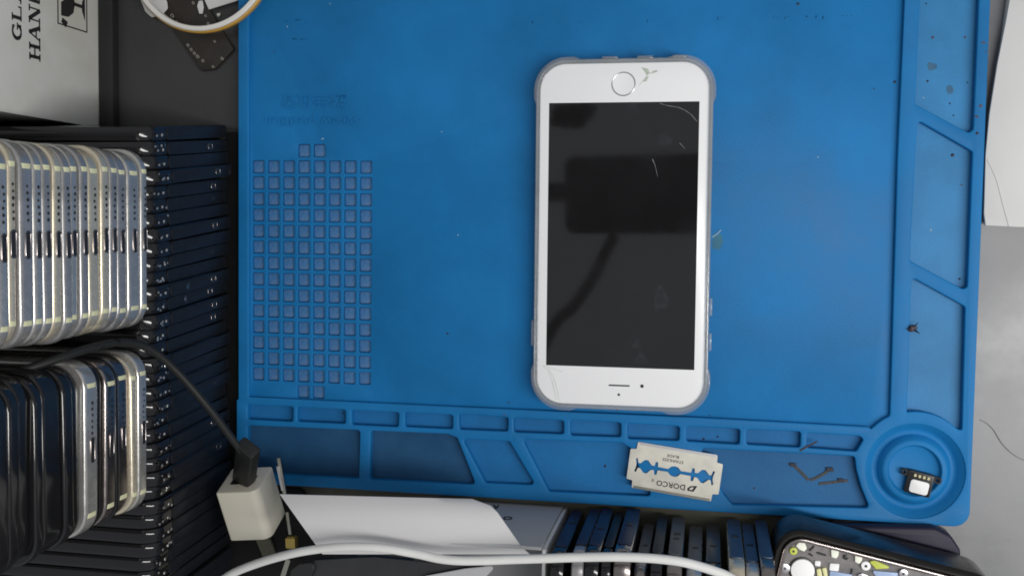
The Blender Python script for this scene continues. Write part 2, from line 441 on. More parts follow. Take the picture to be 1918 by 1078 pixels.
# ================================================================== WHITE PHONE AND CASE
PH = Vector((-0.0396, -0.0036, Z_MAIN)); PROT = 0.0048
phone = thing('smartphone', 'white smartphone with dark screen and round home button, lying screen up on blue mat', 'phone', PH, (0, 0, PROT))
HW, HL = 0.0389, 0.0790
ZG = 0.0093                                  # glass top above the mat
body = rpoly(rect(-HW, HW, -HL, HL), 0.0125, 10)
link('back_shell', mesh_from(*prism(body, 0.0013, ZG - 0.0010, 0.0022, 4, True)), 'alu', phone)
front = link('front_glass', mesh_from(*prism(inset(body, 0.0003), ZG - 0.0016, ZG, 0.0005, 3)), 'white_glass', phone)
SW, SL = 0.0342, 0.06075
screen = link('screen', mesh_from(*prism(rect(-SW, SW, -SL, SL), ZG - 0.0004, ZG + 0.00008)), 'screen', phone)
def ph(u, v):
    p = P(u, v, Z_MAIN + ZG); q = Matrix.Rotation(-PROT, 4, 'Z') @ (p - PH); return (q.x, q.y)
hb = ph(1168, 157.5)
btn = link('home_button', mesh_from(*lathe([(0.00001, ZG + 0.00003), (0.0045, ZG + 0.00003), (0.0049, ZG + 0.0001)], 48)), 'white_glass', phone, (hb[0], hb[1], 0))
for p in btn.data.polygons: p.flip()
r1, r2 = 0.0050, 0.0055
link('button_ring', mesh_from(*lathe([(r2, ZG - 0.0001), (r2, ZG + 0.00012), (r2 - 0.0002, ZG + 0.0002), (r1, ZG + 0.00012), (r1, ZG - 0.0001)], 48)), 'ring', phone, (hb[0], hb[1], 0))
a = ph(1140, 720.5); b = ph(1179.5, 722)
link('earpiece', mesh_from(*prism(rpoly(rect(a[0], b[0], a[1] - 0.0004, a[1] + 0.0003), 0.0003, 3), ZG - 0.0003, ZG + 0.00006)), 'dark', phone)
for nm, u, v, r in (('front_camera', 1202.5, 722.5, 0.00085), ('light_sensor', 1159, 738.5, 0.0006)):
    c = ph(u, v); o = link(nm, mesh_from(*prism(circ(c[0], c[1], r, 20), ZG - 0.0003, ZG + 0.00006)), 'dark' if nm != 'front_camera' else 'grey_back', phone)
    if nm == 'front_camera': link('lens', mesh_from(*prism(circ(c[0], c[1], r * 0.55, 16), ZG, ZG + 0.0001)), 'black_gloss', o)
def crackline(pts, wd, m, name='crack', z=ZG + 0.0001, par=None):
    parts = []
    q = [Vector(ph(u, v)) for u, v in pts]
    for i in range(len(q) - 1):
        d = (q[i + 1] - q[i]); n = Vector((-d.y, d.x)).normalized() * wd * random.uniform(0.5, 1.1)
        parts.append(prism([q[i] - n, q[i + 1] - n * 0.6, q[i + 1] + n * 0.6, q[i] + n], z, z + 0.00006))
    return link(name, mesh_from(*join(parts)), m, par or screen)
crackline([(1236, 194), (1250, 198), (1270, 201), (1284, 207), (1295, 215), (1306, 228)], 0.00022, 'crack')
crackline([(1222, 298), (1226, 307), (1229, 318), (1232, 331)], 0.00018, 'crack')
crackline([(1273, 268), (1279, 274), (1283, 279)], 0.00015, 'crack')
crackline([(1015, 683), (1027, 693), (1034, 712), (1040, 736), (1042, 748)], 0.00013, 'crack_white', par=front)
crackline([(1018, 684), (1055, 696)], 0.0001, 'crack_white', par=front)
crackline([(1028, 690), (1038, 708), (1045, 735), (1048, 750)], 0.0001, 'crack_white', par=front)
crackline([(1198, 160), (1203, 153), (1211, 146), (1213, 136), (1204, 128)], 0.00016, 'crack_white', par=front)
crackline([(1213, 138), (1226, 136), (1233, 133)], 0.00022, 'crack_white', par=front)
crackline([(1131, 741), (1131.5, 746)], 0.0003, 'pure_white', par=front)
for gp in ([(1201, 126), (1214, 129), (1217, 137), (1212, 142), (1207, 134)], [(1221, 134), (1229, 131), (1232, 133), (1224, 138)], [(1208, 146), (1216, 142), (1211, 152), (1205, 154)]):
    link('green_chip', mesh_from(*prism([ph(u, v) for u, v in gp], ZG + 0.00002, ZG + 0.00006)), 'crack_green', front)
for (u, v, ru, rv) in ((1184, 198, 11, 9), (1194, 212, 3, 7), (1245, 262, 16, 14), (1193, 645, 9, 10), (1200, 672, 14, 12), (1238, 560, 16, 26)):
    pts = []
    for k in range(18):
        aa = 2 * PI * k / 18; rr = 0.85 + 0.15 * math.sin(3 * aa + u) + random.uniform(-0.06, 0.06); pts.append(ph(u + ru * rr * math.cos(aa), v + rv * rr * math.sin(aa)))
    link('smudge', mesh_from(*prism(pts, ZG + 0.00009, ZG + 0.00012)), 'smudge', screen)

case = thing('clear_phone_case', 'transparent soft bumper case with thick corners around the white smartphone', 'phone case', PH, (0, 0, PROT))
def superc(off, bump):
    """outline with thickened corners"""
    base = rpoly(rect(-HW - off, HW + off, -HL - off, HL + off), 0.0125 + off, 14)
    out = []
    for x, y in base: out.append((x, y))
    return out
inner = rpoly(rect(-HW - 0.0002, HW + 0.0002, -HL - 0.0002, HL + 0.0002), 0.0127, 10)
o1 = []
A, B, c1 = HW + 0.0015, HL + 0.0017, 0.0142
bump = 0.0011
for sx, sy in ((1, -1), (1, 1), (-1, 1), (-1, -1)):
    cxx, cyy = sx * (A - c1), sy * (B - c1)
    a0 = {(1, -1): -90, (1, 1): 0, (-1, 1): 90, (-1, -1): 180}[(sx, sy)]
    def q(ang, r): return (cxx + r * math.cos(math.radians(ang)), cyy + r * math.sin(math.radians(ang)))
    d0 = Vector((math.cos(math.radians(a0 - 90)), math.sin(math.radians(a0 - 90)))) if False else None
    tdir = Vector((math.cos(math.radians(a0 + 90)), math.sin(math.radians(a0 + 90))))
    p0 = Vector(q(a0, c1)); o1.append(tuple(p0 - tdir * 0.0065)); o1.append(tuple(Vector(q(a0, c1 + bump)) - tdir * 0.0035))
    for k in range(13): o1.append(q(a0 + 90 * k / 12, c1 + bump))
    tdir2 = Vector((math.cos(math.radians(a0 + 180)), math.sin(math.radians(a0 + 180))))
    o1.append(tuple(Vector(q(a0 + 90, c1 + bump)) + tdir2 * 0.0035)); o1.append(tuple(Vector(q(a0 + 90, c1)) + tdir2 * 0.0065))
link('case_wall', plate(o1, [inner], 0.0001, 0.0098, 0.0007, 3), 'clear', case)
link('case_back', mesh_from(*prism(inset(inner, -0.0004), 0.0002, 0.0012)), 'clear', case)
lip = plate(inset(inner, -0.0010), [inset(inner, 0.0009)], 0.0094, 0.0101, 0.0003, 2)
link('case_lip', lip, 'clear', case)
for x0, y0, y1, sg in ((HW + 0.0016, -0.036, -0.028, 1), (HW + 0.0016, -0.052, -0.044, 1), (-HW - 0.0016, -0.052, -0.040, -1)):
    link('button_cover', mesh_from(*box(min(x0, x0 + sg * 0.0012), max(x0, x0 + sg * 0.0012), y0, y1, 0.003, 0.0085, 0.0004)), 'clear', case)
for x0, x1 in ((-0.010, -0.003), (0.006, 0.013), (0.022, 0.028)):
    link('port_cutout_edge', mesh_from(*box(x0, x1, HL + 0.0014, HL + 0.0026, 0.001, 0.0096, 0.0003)), 'clear', case)

# ================================================================== RAZOR BLADE
bc = P(1263, 882, Z_RIM + 0.0006)
blade = thing('razor_blade', 'double edged steel razor blade with black print lying on the pocket ribs of the mat', 'razor blade', bc, (0, math.radians(0.6), math.radians(180 - 6.6)))
bo = [(-0.0185, -0.011), (0.0185, -0.011), (0.0187, -0.0075), (0.0215, -0.0072), (0.0215, 0.0072), (0.0187, 0.0075), (0.0185, 0.011), (-0.0185, 0.011), (-0.0187, 0.0075), (-0.0215, 0.0072), (-0.0215, -0.0072), (-0.0187, -0.0075)]
up = [(-0.0178, 0.0008), (-0.0184, 0.0030), (-0.0176, 0.0034), (-0.0170, 0.0012), (-0.0160, 0.0011), (-0.0140, 0.0031), (-0.0126, 0.0031), (-0.0108, 0.0011), (-0.0094, 0.0010), (-0.0090, 0.0030), (-0.0080, 0.0030), (-0.0077, 0.0008), (-0.0030, 0.0007), (-0.0016, 0.0021), (0.0, 0.0025)]
half = up + [(-x, y) for x, y in up[:-1][::-1]]
slot = half + [(x, -y) for x, y in half[::-1]]
link('blade_sheet', plate(rpoly(bo, 0.0006, 3), [slot], 0.0, 0.00022, 0.00005, 1), 'blade', blade)
for sgn in (1, -1):
    link('cutting_edge', mesh_from(*prism(rect(-0.0178, 0.0178, min(sgn * 0.0098, sgn * 0.01105), max(sgn * 0.0098, sgn * 0.01105)), 0.0001, 0.00026)), 'strip_steel' if sgn > 0 else 'alu', blade)
def btext(s, x, y, size, tw, bold=0.0):
    me = text_mesh(s, size, 0.00002, 1, 1.0, bold); xs = [q.co.x for q in me.vertices]; ww = max(xs) - min(xs)
    me.transform(Matrix.Translation((x, y, 0.00028)) @ Matrix.Diagonal((tw / ww, 1, 1, 1))); return link('printed_text', me, 'ink', blade)
btext('DORCO', -0.0002 + 0.0009, 0.0065, 0.0036, 0.0134, 0.00006)
btext('®', 0.0093, 0.0058, 0.0018, 0.0011, 0.00005)
btext('STAINLESS', 0.0013, -0.0049, 0.0019, 0.0098, 0.00002)
btext('BLADE', 0.0015, -0.0070, 0.0019, 0.0055, 0.00002)
lg = [(-0.0114, 0.0050), (-0.0100, 0.0079), (-0.0072, 0.0079), (-0.0070, 0.0068), (-0.0082, 0.0055), (-0.0100, 0.0051)]
lh = [(-0.0099, 0.0058), (-0.0093, 0.0072), (-0.0080, 0.0072), (-0.0080, 0.0068), (-0.0088, 0.0060)]
link('printed_emblem', plate(lg, [lh], 0.00024, 0.0003, 0.00001, 1), 'ink', blade)

# ================================================================== EARPIECE MODULE IN THE DISH
ec = P(1722, 905, 0.006)
ear = thing('speaker_module', 'small black speaker module with white pad lying in the round dish of the mat', 'speaker', (ec.x, ec.y, 0.0046), (math.radians(5), math.radians(-7), math.radians(-11)))
link('housing', mesh_from(*prism(rpoly(rect(-0.0056, 0.0056, -0.0050, 0.0054), 0.0006, 2), 0, 0.0024, 0.0003, 2)), 'black_plastic', ear)
for sx in (-1, 1):
    x0, x1 = (0.0050, 0.0088) if sx > 0 else (-0.0086, -0.0050)
    t = link('lug', plate(rpoly(rect(x0, x1, 0.0022, 0.0052), 0.0011, 4), [circ(sx * 0.0072, 0.0037, 0.0007, 12)], 0.0006, 0.0018, 0.0002, 1), 'black_plastic', ear)
link('pad', mesh_from(*prism(rpoly(rect(-0.0037, 0.0043, -0.0042, 0.0018), 0.0013, 4), 0.0022, 0.0030, 0.0003, 2)), 'pure_white', ear)
for k in range(4):
    link('contact', mesh_from(*prism(rpoly(rect(-0.0030 + k * 0.0019, -0.0019 + k * 0.0019, 0.0031, 0.0044), 0.0002, 2), 0.0022, 0.0029, 0.0001, 1)), 'gold_pin', ear)

# ================================================================== LOOSE BITS ON THE MAT
def strip(name, label, cat, pts, wd, zz, th, m, ends=None, group=None):
    q = [P(u, v, zz) for u, v in pts]; org = q[0]
    parts = []
    for i in range(len(q) - 1):
        d = (q[i + 1] - q[i]); n = Vector((-d.y, d.x, 0)).normalized() * wd
        e = d.normalized() * wd * 0.4
        parts.append(prism([(q[i] - n - e)[:2], (q[i + 1] - n + e)[:2], (q[i + 1] + n + e)[:2], (q[i] + n - e)[:2]], zz, zz + th + 0.0001 * i))
    t = thing(name, label, cat, org, group=group)
    link('strip', mesh_from(*join(parts), org), m, t)
    for (u, v, r) in ends or []:
        c = P(u, v, zz)
        link('connector', mesh_from(*prism(rpoly(rect(c.x - r, c.x + r, c.y - r * 0.6, c.y + r * 0.6), r * 0.3, 2), zz + th, zz + th + 0.0006, 0.0001, 1), org), 'crumb', t)
    return t
zf = Z_PK + 0.0004
strip('flex_cable', 'thin black flex strip slanting down, left arm of the V in dark pocket', 'flex cable', [(1479, 868), (1490, 873), (1502, 885), (1514, 897)], 0.0006, zf, 0.0003, 'black_plastic', [(1485, 869, 0.0013)])
strip('flex_cable', 'thin black flex strip rising to the right from the V in the dark pocket', 'flex cable', [(1519, 898), (1531, 893), (1545, 885), (1558, 876)], 0.0006, zf, 0.0003, 'black_plastic', [(1554, 878, 0.0016)])
strip('flex_cable', 'short flat black strip lying level under the V in the dark pocket', 'flex cable', [(1535, 905), (1560, 902), (1587, 899)], 0.0006, zf, 0.0003, 'black_plastic', [(1575, 898, 0.0013)])
strip('wire_scrap', 'dark frayed wire scrap lying across the rib beside the last small pocket', 'scrap', [(1499, 843), (1510, 836), (1520, 831), (1530, 826)], 0.0004, Z_RIM, 0.0004, 'crumb')
def blob_mesh(r, sx, sy, sz, seed, sub=2):
    bm = bmesh.new(); bmesh.ops.create_icosphere(bm, subdivisions=sub, radius=1.0); rnd = random.Random(seed)
    for v in bm.verts:
        k = rnd.uniform(0.6, 1.25); v.co = Vector((v.co.x * sx * k, v.co.y * sy * k, max(-0.3, v.co.z) * sz * k)) * r
    me = bpy.data.meshes.new('blob'); bm.to_mesh(me); bm.free(); return me
fl = P(1709, 615, Z_RIM)
fly = thing('black_scrap', 'small crumpled black scrap with pointed flakes on the right pocket edge of mat', 'scrap', (fl.x, fl.y, Z_RIM - 0.0005), (0, 0, 0.3))
link('lump', blob_mesh(0.0016, 1.2, 1.0, 0.7, 3), 'crumb', fly, (0, 0, 0.0008))
link('speck', blob_mesh(0.0008, 1, 1, 0.6, 9), 'rust', fly, (-0.0003, 0.0003, 0.0018))
for k, (dx, dy, an) in enumerate(((0.0020, 0.0014, 0.7), (0.0018, -0.0022, -0.9), (-0.0012, -0.0012, 2.6))):
    link('flake', mesh_from(*prism([(0, -0.0005), (0.0026, 0.0), (0, 0.0006), (-0.001, 0)], 0, 0.0003)), 'crumb', fly, (dx * 0.5, dy * 0.5, 0.0008), (0.3, -0.4, an))
crumbs = [(1495, 7, 5, 'd', 0), (838, 624, 5, 'd', 0), (953, 753, 4, 'd', 0), (1156, 767, 5, 'd', 0), (1329, 777, 4, 'd', 0), (1676, 153, 5, 'd', 0), (1637, 166, 3, 'd', 0), (514, 98, 3, 'd', 0),
          (1735, 7, 4, 'd', 1), (1797, 522, 6, 'd', 1), (1784, 290, 6, 'd', 1), (1737, 152, 5, 'd', 1), (1779, 194, 4, 'd', 1), (1786, 216, 4, 'd', 1), (1812, 155, 4, 'd', 1),
          (1747, 70, 6, 'r', 1), (1807, 70, 6, 'r', 1), (1842, 80, 6, 'r', 2), (1837, 198, 6, 'r', 2), (1829, 218, 6, 'r', 2), (1830, 249, 5, 'd', 2), (1847, 97, 4, 'r', 2),
          (1801, 346, 4, 'r', 1), (1318, 821, 6, 'd', 1), (1344, 817, 6, 'd', 1), (1413, 913, 5, 'r', 1), (1133, 872, 6, 'd', 1), (945, 776, 4, 'r', 2), (643, 773, 5, 'd', 1),
          (604, 260, 5, 'w', 0), (1743, 430, 4, 'w', 1), (1729, 183, 3, 'w', 1), (1532, 294, 3, 'w', 0), (618, 7, 3, 'w', 0), (827, 247, 3, 'w', 0), (538, 50, 3, 'w', 0), (1116, 763, 3, 'w', 0), (858, 440, 3, 'w', 0)]
CW = ['at the top edge of the mat, right of phone', 'on the mat well left of the phone', 'just above the pocket band, left of phone', 'just below the phone case on the mat', 'on the mat below the phone corner at right',
      'against the right groove of the mat field, upper part', 'left of the crumb at the right groove', 'near the ring on the upper left of the mat',
      'at the top of the upper right pocket', 'in the lower corner of the middle right pocket', 'near the top of the middle right pocket', 'on the left of the upper right pocket', 'low in the upper right pocket', 'lowest in the upper right pocket', 'at the right wall of upper right pocket',
      'highest at left in the upper right pocket', 'highest at right in the upper right pocket', 'highest on the right rim of the mat', 'on the right rim beside the upper pocket corner', 'on the right rim just above the lowest rim crumb', 'lowest on the right rim by the slanted rib', 'second highest on the right rim of the mat',
      'at the right side of the middle right pocket', 'at left in the small pocket above the blade', 'at right in the small pocket above the blade', 'in the wide pocket right of the blade', 'in the wide pocket left of the blade', 'on the rib above the fifth small pocket', 'at the right end of the second small pocket',
      'just above the top of the cell grid', 'in the middle of the middle right pocket', 'at left low in the upper right pocket', 'on open mat right of the phone', 'at the top edge of the mat, right of ring', 'on open mat above and right of the grid', 'beside the worn lettering near the ring', 'just below the phone case, left of centre', 'on open mat between grid and phone']
cm_ = {}
for k in range(5):
    for key, mn in (('d', 'crumb'), ('r', 'rust'), ('w', 'white_crumb')):
        me = blob_mesh(1.0, random.uniform(0.7, 1.3), random.uniform(0.6, 1.1), 0.45, 20 + k, 1); me.materials.append(M[mn]); smooth(me); cm_[(key, k)] = me
lab = {'d': ('tiny dark crumb of debris lying on the blue mat', 'dark crumbs on the mat'), 'r': ('tiny rust brown crumb on the pocket border of the blue mat', 'brown crumbs on the mat'), 'w': ('tiny white speck of dirt lying on the blue mat', 'white specks on the mat')}
for i, (u, v, s, key, lev) in enumerate(crumbs):
    z = (Z_MAIN, Z_PK + 0.0003, Z_RIM)[lev]; p = P(u, v, z)
    o = bpy.data.objects.new('crumb', cm_[(key, i % 5)]); C.objects.link(o); o.location = (p.x, p.y, z); o.scale = (s * 0.00014,) * 3; o.rotation_euler = (0, 0, i * 1.3)
    tag(o, {'d': 'tiny dark crumb ', 'r': 'tiny brownish crumb ', 'w': 'tiny pale speck '}[key] + CW[i], 'crumb', lab[key][1])
def stain(name, label, u, v, ru, rv, m, z):
    pts = []
    for k in range(20):
        aa = 2 * PI * k / 20; rr = random.uniform(0.6, 1.1); p = P(u + ru * rr * math.cos(aa), v + rv * rr * math.sin(aa), z); pts.append((p.x, p.y))
    o = mpart(name, mesh_from(*prism(pts, z + 0.00003, z + 0.00008)), m)
stain('stain', '', 1344, 452, 12, 19, 'green_stain', Z_MAIN)
stain('stain', '', 1746, 125, 10, 10, 'tan_stain', Z_PK + 0.0003)
stain('stain', '', 1779, 168, 8, 10, 'tan_stain', Z_PK + 0.0003)
strip('white_thread', 'tiny pale scratchy thread stuck on the mat beside the phone case', 'thread', [(1334, 444), (1343, 438), (1350, 431)], 0.0002, Z_MAIN, 0.0002, 'white_crumb')

# ================================================================== DARK PHONES ON EDGE, BESIDE THE MAT
XD = -0.2352
def edge_phone(name, thick, hgt, length, m_body, m_end, label, cat, group, port=True, film=(0.007, 0.066)):
    """phone standing on its long side: end face towards local +x, thickness along y, length towards -x"""
    t = thing(name, label, cat, group=group)
    pts = rpoly([(-length, 0), (0, 0), (0, hgt), (-length, hgt)], 0.0085, 7)
    h = thick / 2
    loops = []
    for y, d in ((-h, 0.0007), (-h * 0.8, 0.0002), (-h * 0.3, 0.0), (h * 0.3, 0.0), (h * 0.8, 0.0002), (h, 0.0007)):
        loops.append([(x, y, z) for x, z in inset(pts, d)])
    V, F = layers(loops); F = [tuple(reversed(f)) for f in F]
    link('body', mesh_from(V, F), m_body, t)
    e = h * 0.93
    v, f = prism(rpoly(rect(-e, e, film[0], film[1]), 0.0012, 3), 0, 0.0005, 0.0002, 2)
    link('end_cover', mesh_from([(z, x, y) for x, y, z in v], f), m_end, t, (0.0, 0, 0))
    return t
def port_mesh(r=0.0011, hz=0.0016, ring=True):
    o = rpoly(rect(-r, r, -hz, hz), 0.0007, 3)
    me = plate(o, [inset(o, 0.00035)], 0, 0.0003, 0.00008, 1) if ring else mesh_from(*prism(o, 0, 0.0003))
    me.transform(Matrix(((0, 0, 1, 0), (1, 0, 0, 0), (0, 1, 0, 0), (0, 0, 0, 1)))); return me
ringm = port_mesh(0.0015, 0.0023); ringm.materials.append(M['grey_steel']); smooth(ringm)
holem = port_mesh(0.0011, 0.0018, False); holem.materials.append(M['dark']); smooth(holem)
GD = 'dark phones standing on edge beside the mat'
y0 = PX(285, 252, XD).y; y1 = PX(285, 1195, XD).y
ND = 36
DPIT = (y0 - y1) / (ND - 1)
proto = edge_phone('dark_phone', DPIT * 0.97, 0.0815, 0.150, 'black_gloss', 'navy', 'x', 'phone', GD)
for i in range(ND):
    o = proto if i == 0 else dup(proto)
    t = i / (ND - 1)
    lean = math.radians(6.0 - 3.6 * t + random.uniform(-0.35, 0.35))
    o.location = (XD + random.uniform(-0.0018, 0.0012), y0 + (y1 - y0) * t + 0.0815 * math.sin(lean), 0.0006 + random.uniform(0, 0.0006)); o.rotation_euler = (lean, 0, math.radians(random.uniform(-0.4, 0.4)))
    extra = ''
    if i in (1, 3, 4, 5, 7, 9, 11, 12, 13, 14, 19, 22, 24):
        zc = 0.024 + random.uniform(-0.002, 0.002)
        for mm, nn, dx in ((holem, 'port_hole', 0.0004), (ringm, 'port_rim', 0.0005)):
            if nn == 'port_rim' and i in (5, 9, 19): continue
            q = bpy.data.objects.new(nn, mm); C.objects.link(q); q.parent = o; q.location = (dx, 0, zc)
    if i in (3, 11, 12):
        mm = blob_mesh(0.0017, 0.12, 0.9, 1.2, 50 + i, 2); link('scuff', mm, 'smudge' if i == 3 else 'grey_steel', o, (0.0006, 0, 0.010 if i == 3 else 0.050))
        extra = ' with a pale scuff'
    for k in range(random.choice((1, 2, 3, 4))):
        yy = random.uniform(-0.0018, 0.0018); zz = random.uniform(0.066, 0.078)
        link('metal_chip', blob_mesh(random.uniform(0.0004, 0.0008), 0.5, 1.0, 1.4, 90 + i * 3 + k, 1), random.choice(('chrome', 'grey_steel')), o, (0.0003, yy, zz))
    o['label'] = 'dark phone on edge%s, %s from the top beside the mat' % (extra, ORD[i])
    o['category'] = 'phone'; o['group'] = GD

flatthing_later = [(424, 248), (446, 248), (446, 905), (424, 905)]
# ================================================================== PILES OF PHONE FRAMES LYING FLAT ON THE DARK ROW
def frame_mesh(th, wid, length, r=0.0105, k=0.9):
    pts = rpoly(rect(-length, 0, -wid / 2, wid / 2), r, 8)
    loops = []
    n = 6; b = min(th / 2, 0.0019) * k
    for j in range(n + 1):
        a = PI / 2 * j / n; loops.append([(x, y, b * (1 - math.cos(PI / 2 - a)) * 0 + b * (1 - math.sin(PI / 2 * j / n) * 1.0) * 0 + b - b * math.cos(a)) for x, y in inset(pts, b * 0.55 * (1 - math.sin(a)))])
    for j in range(n + 1):
        a = PI / 2 * j / n; loops.append([(x, y, th - b + b * math.sin(a)) for x, y in inset(pts, b * 0.55 * (1 - math.cos(a)))])
    return layers(loops)
def flat_phone(name, th, wid, length, m, label, cat, group, bands=True, holes=True, loc=(0, 0, 0), rz=0.0, facem=None):
    t = thing(name, label, cat, loc, (0, 0, rz), group)
    link('frame', mesh_from(*frame_mesh(th, wid, length)), m, t, ang=50)
    if facem: link('face', mesh_from(*prism(rpoly(rect(-length + 0.002, -0.002, -wid / 2 + 0.002, wid / 2 - 0.002), 0.008, 6), th - 0.0004, th + 0.0003)), facem, t)
    if bands:
        for s in (-1, 1):
            yc = s * (wid / 2 - 0.0095)
            link('antenna_band', mesh_from(*prism([(-0.0008, 0.0002), (0.00012, th * 0.18), (0.00016, th * 0.5), (0.00012, th * 0.82), (-0.0008, th - 0.0002)], yc - 0.0010, yc + 0.0010)) if False else
                 mesh_from([(x, y, z) for x, z, y in join([prism([(-0.0022, 0.0001), (-0.0009, 0.0001), (0.0, th * 0.2), (0.00014, th * 0.35), (0.00014, th * 0.65), (0.0, th * 0.8), (-0.0009, th - 0.0001), (-0.0022, th - 0.0001)], yc - 0.0009, yc + 0.0009)])[0]],
                           [tuple(reversed(q)) for q in prism([(-0.0022, 0.0001), (-0.0009, 0.0001), (0.0, th * 0.2), (0.00014, th * 0.35), (0.00014, th * 0.65), (0.0, th * 0.8), (-0.0009, th - 0.0001), (-0.0022, th - 0.0001)], yc - 0.0009, yc + 0.0009)[1]]), 'band', t)
    if holes:
        zc = th * 0.45
        ps = []
        for k in range(6):
            v, f = prism(circ(wid / 2 - 0.0165 - k * 0.0024, zc + random.uniform(-0.0003, 0.0003), random.uniform(0.00045, 0.0007), 8), -0.0002, 0.00018); ps.append(([(z, x, y) for x, y, z in v], f))
        g = link('speaker_holes', mesh_from(*join(ps)), 'dark', t)
        v, f = prism(rpoly(rect(-0.0046, 0.0046, zc - 0.0012, zc + 0.0012), 0.0011, 4), -0.0002, 0.0002)
        pr = link('charging_port', mesh_from([(z, x, y) for x, y, z in v], f), 'dark', t)
        o_ = rpoly(rect(-0.0051, 0.0051, zc - 0.0016, zc + 0.0016), 0.0014, 4)
        pm = plate(o_, [inset(o_, 0.0004)], -0.0002, 0.0003, 0.00008, 1); pm.transform(Matrix(((0, 0, 1, 0), (1, 0, 0, 0), (0, 1, 0, 0), (0, 0, 0, 1))))
        link('port_rim', pm, 'grey_steel', pr)
    return t
XF = -0.2372
def zpx(u): return PX(u, 450, XF).z
ub = [280, 263, 240, 222, 206, 190, 168, 151, 134, 116, 98, 79, 60, 33, 16, -8, -30, -55]
zb = [0.0825] + [zpx(u) for u in ub[1:]]
def span(u, t0, t1, b0, b1, ur=250.0, ul=10.0):
    k = (ur - u) / (ur - ul); a = PX(u, t0 + (t1 - t0) * k, XF).y; b = PX(u, b0 + (b1 - b0) * k, XF).y
    return (a + b) / 2, a - b
cols = ['chrome', 'chrome', 'chrome_blue', 'chrome_blue', 'gold', 'gold', 'chrome_blue', 'chrome', 'chrome_blue', 'gold', 'chrome_blue', 'chrome', 'chrome_blue', 'gold', 'chrome', 'chrome_blue', 'chrome']
for i in range(len(zb) - 1):
    c = cols[i]; nm = {'chrome': 'silver', 'chrome_blue': 'bluish silver', 'gold': 'cream gold'}[c]
    yc_up, wd = span((ub[i] + ub[i + 1]) / 2, 280, 256, 619, 663)
    flat_phone('bare_phone', zb[i + 1] - zb[i] - 0.0006, wd + random.uniform(-0.0005, 0.0005), 0.13, c,
               '%s bare phone lying flat, %s from the bottom of the larger upper pile' % (nm, ORD[i]), 'phone', 'phone frames in the upper pile',
               loc=(XF + random.uniform(-0.0016, 0.0008), yc_up + random.uniform(-0.0008, 0.0008), zb[i]), rz=math.radians(random.uniform(-0.6, 0.6)))
lu = [284, 272, 255, 244, 222, 214, 193, 181, 155, 135, 115, 80, 62, 38, 16, -10, -36]
lz = [0.0825] + [zpx(u) for u in lu[1:]]
lc = ['black_gloss', 'chrome', 'gold', 'grey_steel', 'black_gloss', 'grey_steel', 'black_gloss', 'chrome', 'black_gloss', 'black_gloss', 'black_gloss', 'black_gloss', 'black_gloss', 'black_gloss', 'black_gloss', 'black_gloss']
lo = [(lz[k], lz[k + 1], lc[k]) for k in range(len(lc))]
for i, (a, b, c) in enumerate(lo):
    nm = {'chrome': 'silver', 'grey_steel': 'grey steel', 'gold': 'cream gold', 'black_gloss': 'glossy black'}[c]
    isb = c == 'black_gloss'
    yc_lo, wd = span((lu[i] + lu[i + 1]) / 2, 660, 702, 963, 1058, 258.0, 78.0)
    flat_phone('stacked_phone' if isb else 'bare_phone', b - a - 0.0004, wd + random.uniform(-0.0008, 0.0008), 0.135, c, '%s phone lying flat, %s from the bottom of the lower left pile' % (nm, ORD[i]), 'phone',
               'phones in the lower left pile', bands=not isb, holes=(not isb and i != 2),
               loc=(XF + random.uniform(-0.0014, 0.0006) - (random.uniform(0.0002, 0.0022) if isb else 0), yc_lo + random.uniform(-0.0008, 0.0008), a), rz=math.radians(random.uniform(-0.8, 0.8)), facem='dead_black' if i == len(lo) - 1 else None)

# ================================================================== WHITE CARTON TOP LEFT
XB = -0.3072
yb0 = PX(190, 240, XB).y
carton = thing('carton', 'white soiled carton with GLASS HANDLE print and broken glass symbol, at the top left', 'box', (XB, yb0, 0))
link('carton_body', mesh_from(*box(-0.13, 0, 0, 0.22, 0.001, 0.14, 0.0006)), 'card_old', carton)
def wall_poly(pts2, name, m='ink', d=0.0003, org=carton):
    """pts2: list of polygons in (y,z) of the carton's face"""
    ps = []
    for pts in pts2:
        v, f = prism(pts, -0.0002, d); ps.append(([(z, x, y) for x, y, z in v], f))
    return link(name, mesh_from(*join(ps)), m, org)
def bar(x0, y0_, x1, y1_, w_):
    a = Vector((x0, y0_)); b = Vector((x1, y1_)); n = Vector((-(b - a).y, (b - a).x)).normalized() * w_ / 2
    return [tuple(a - n), tuple(b - n), tuple(b + n), tuple(a + n)]
def serif(x, y, w_): return bar(x - w_ / 2, y, x + w_ / 2, y, 0.08)
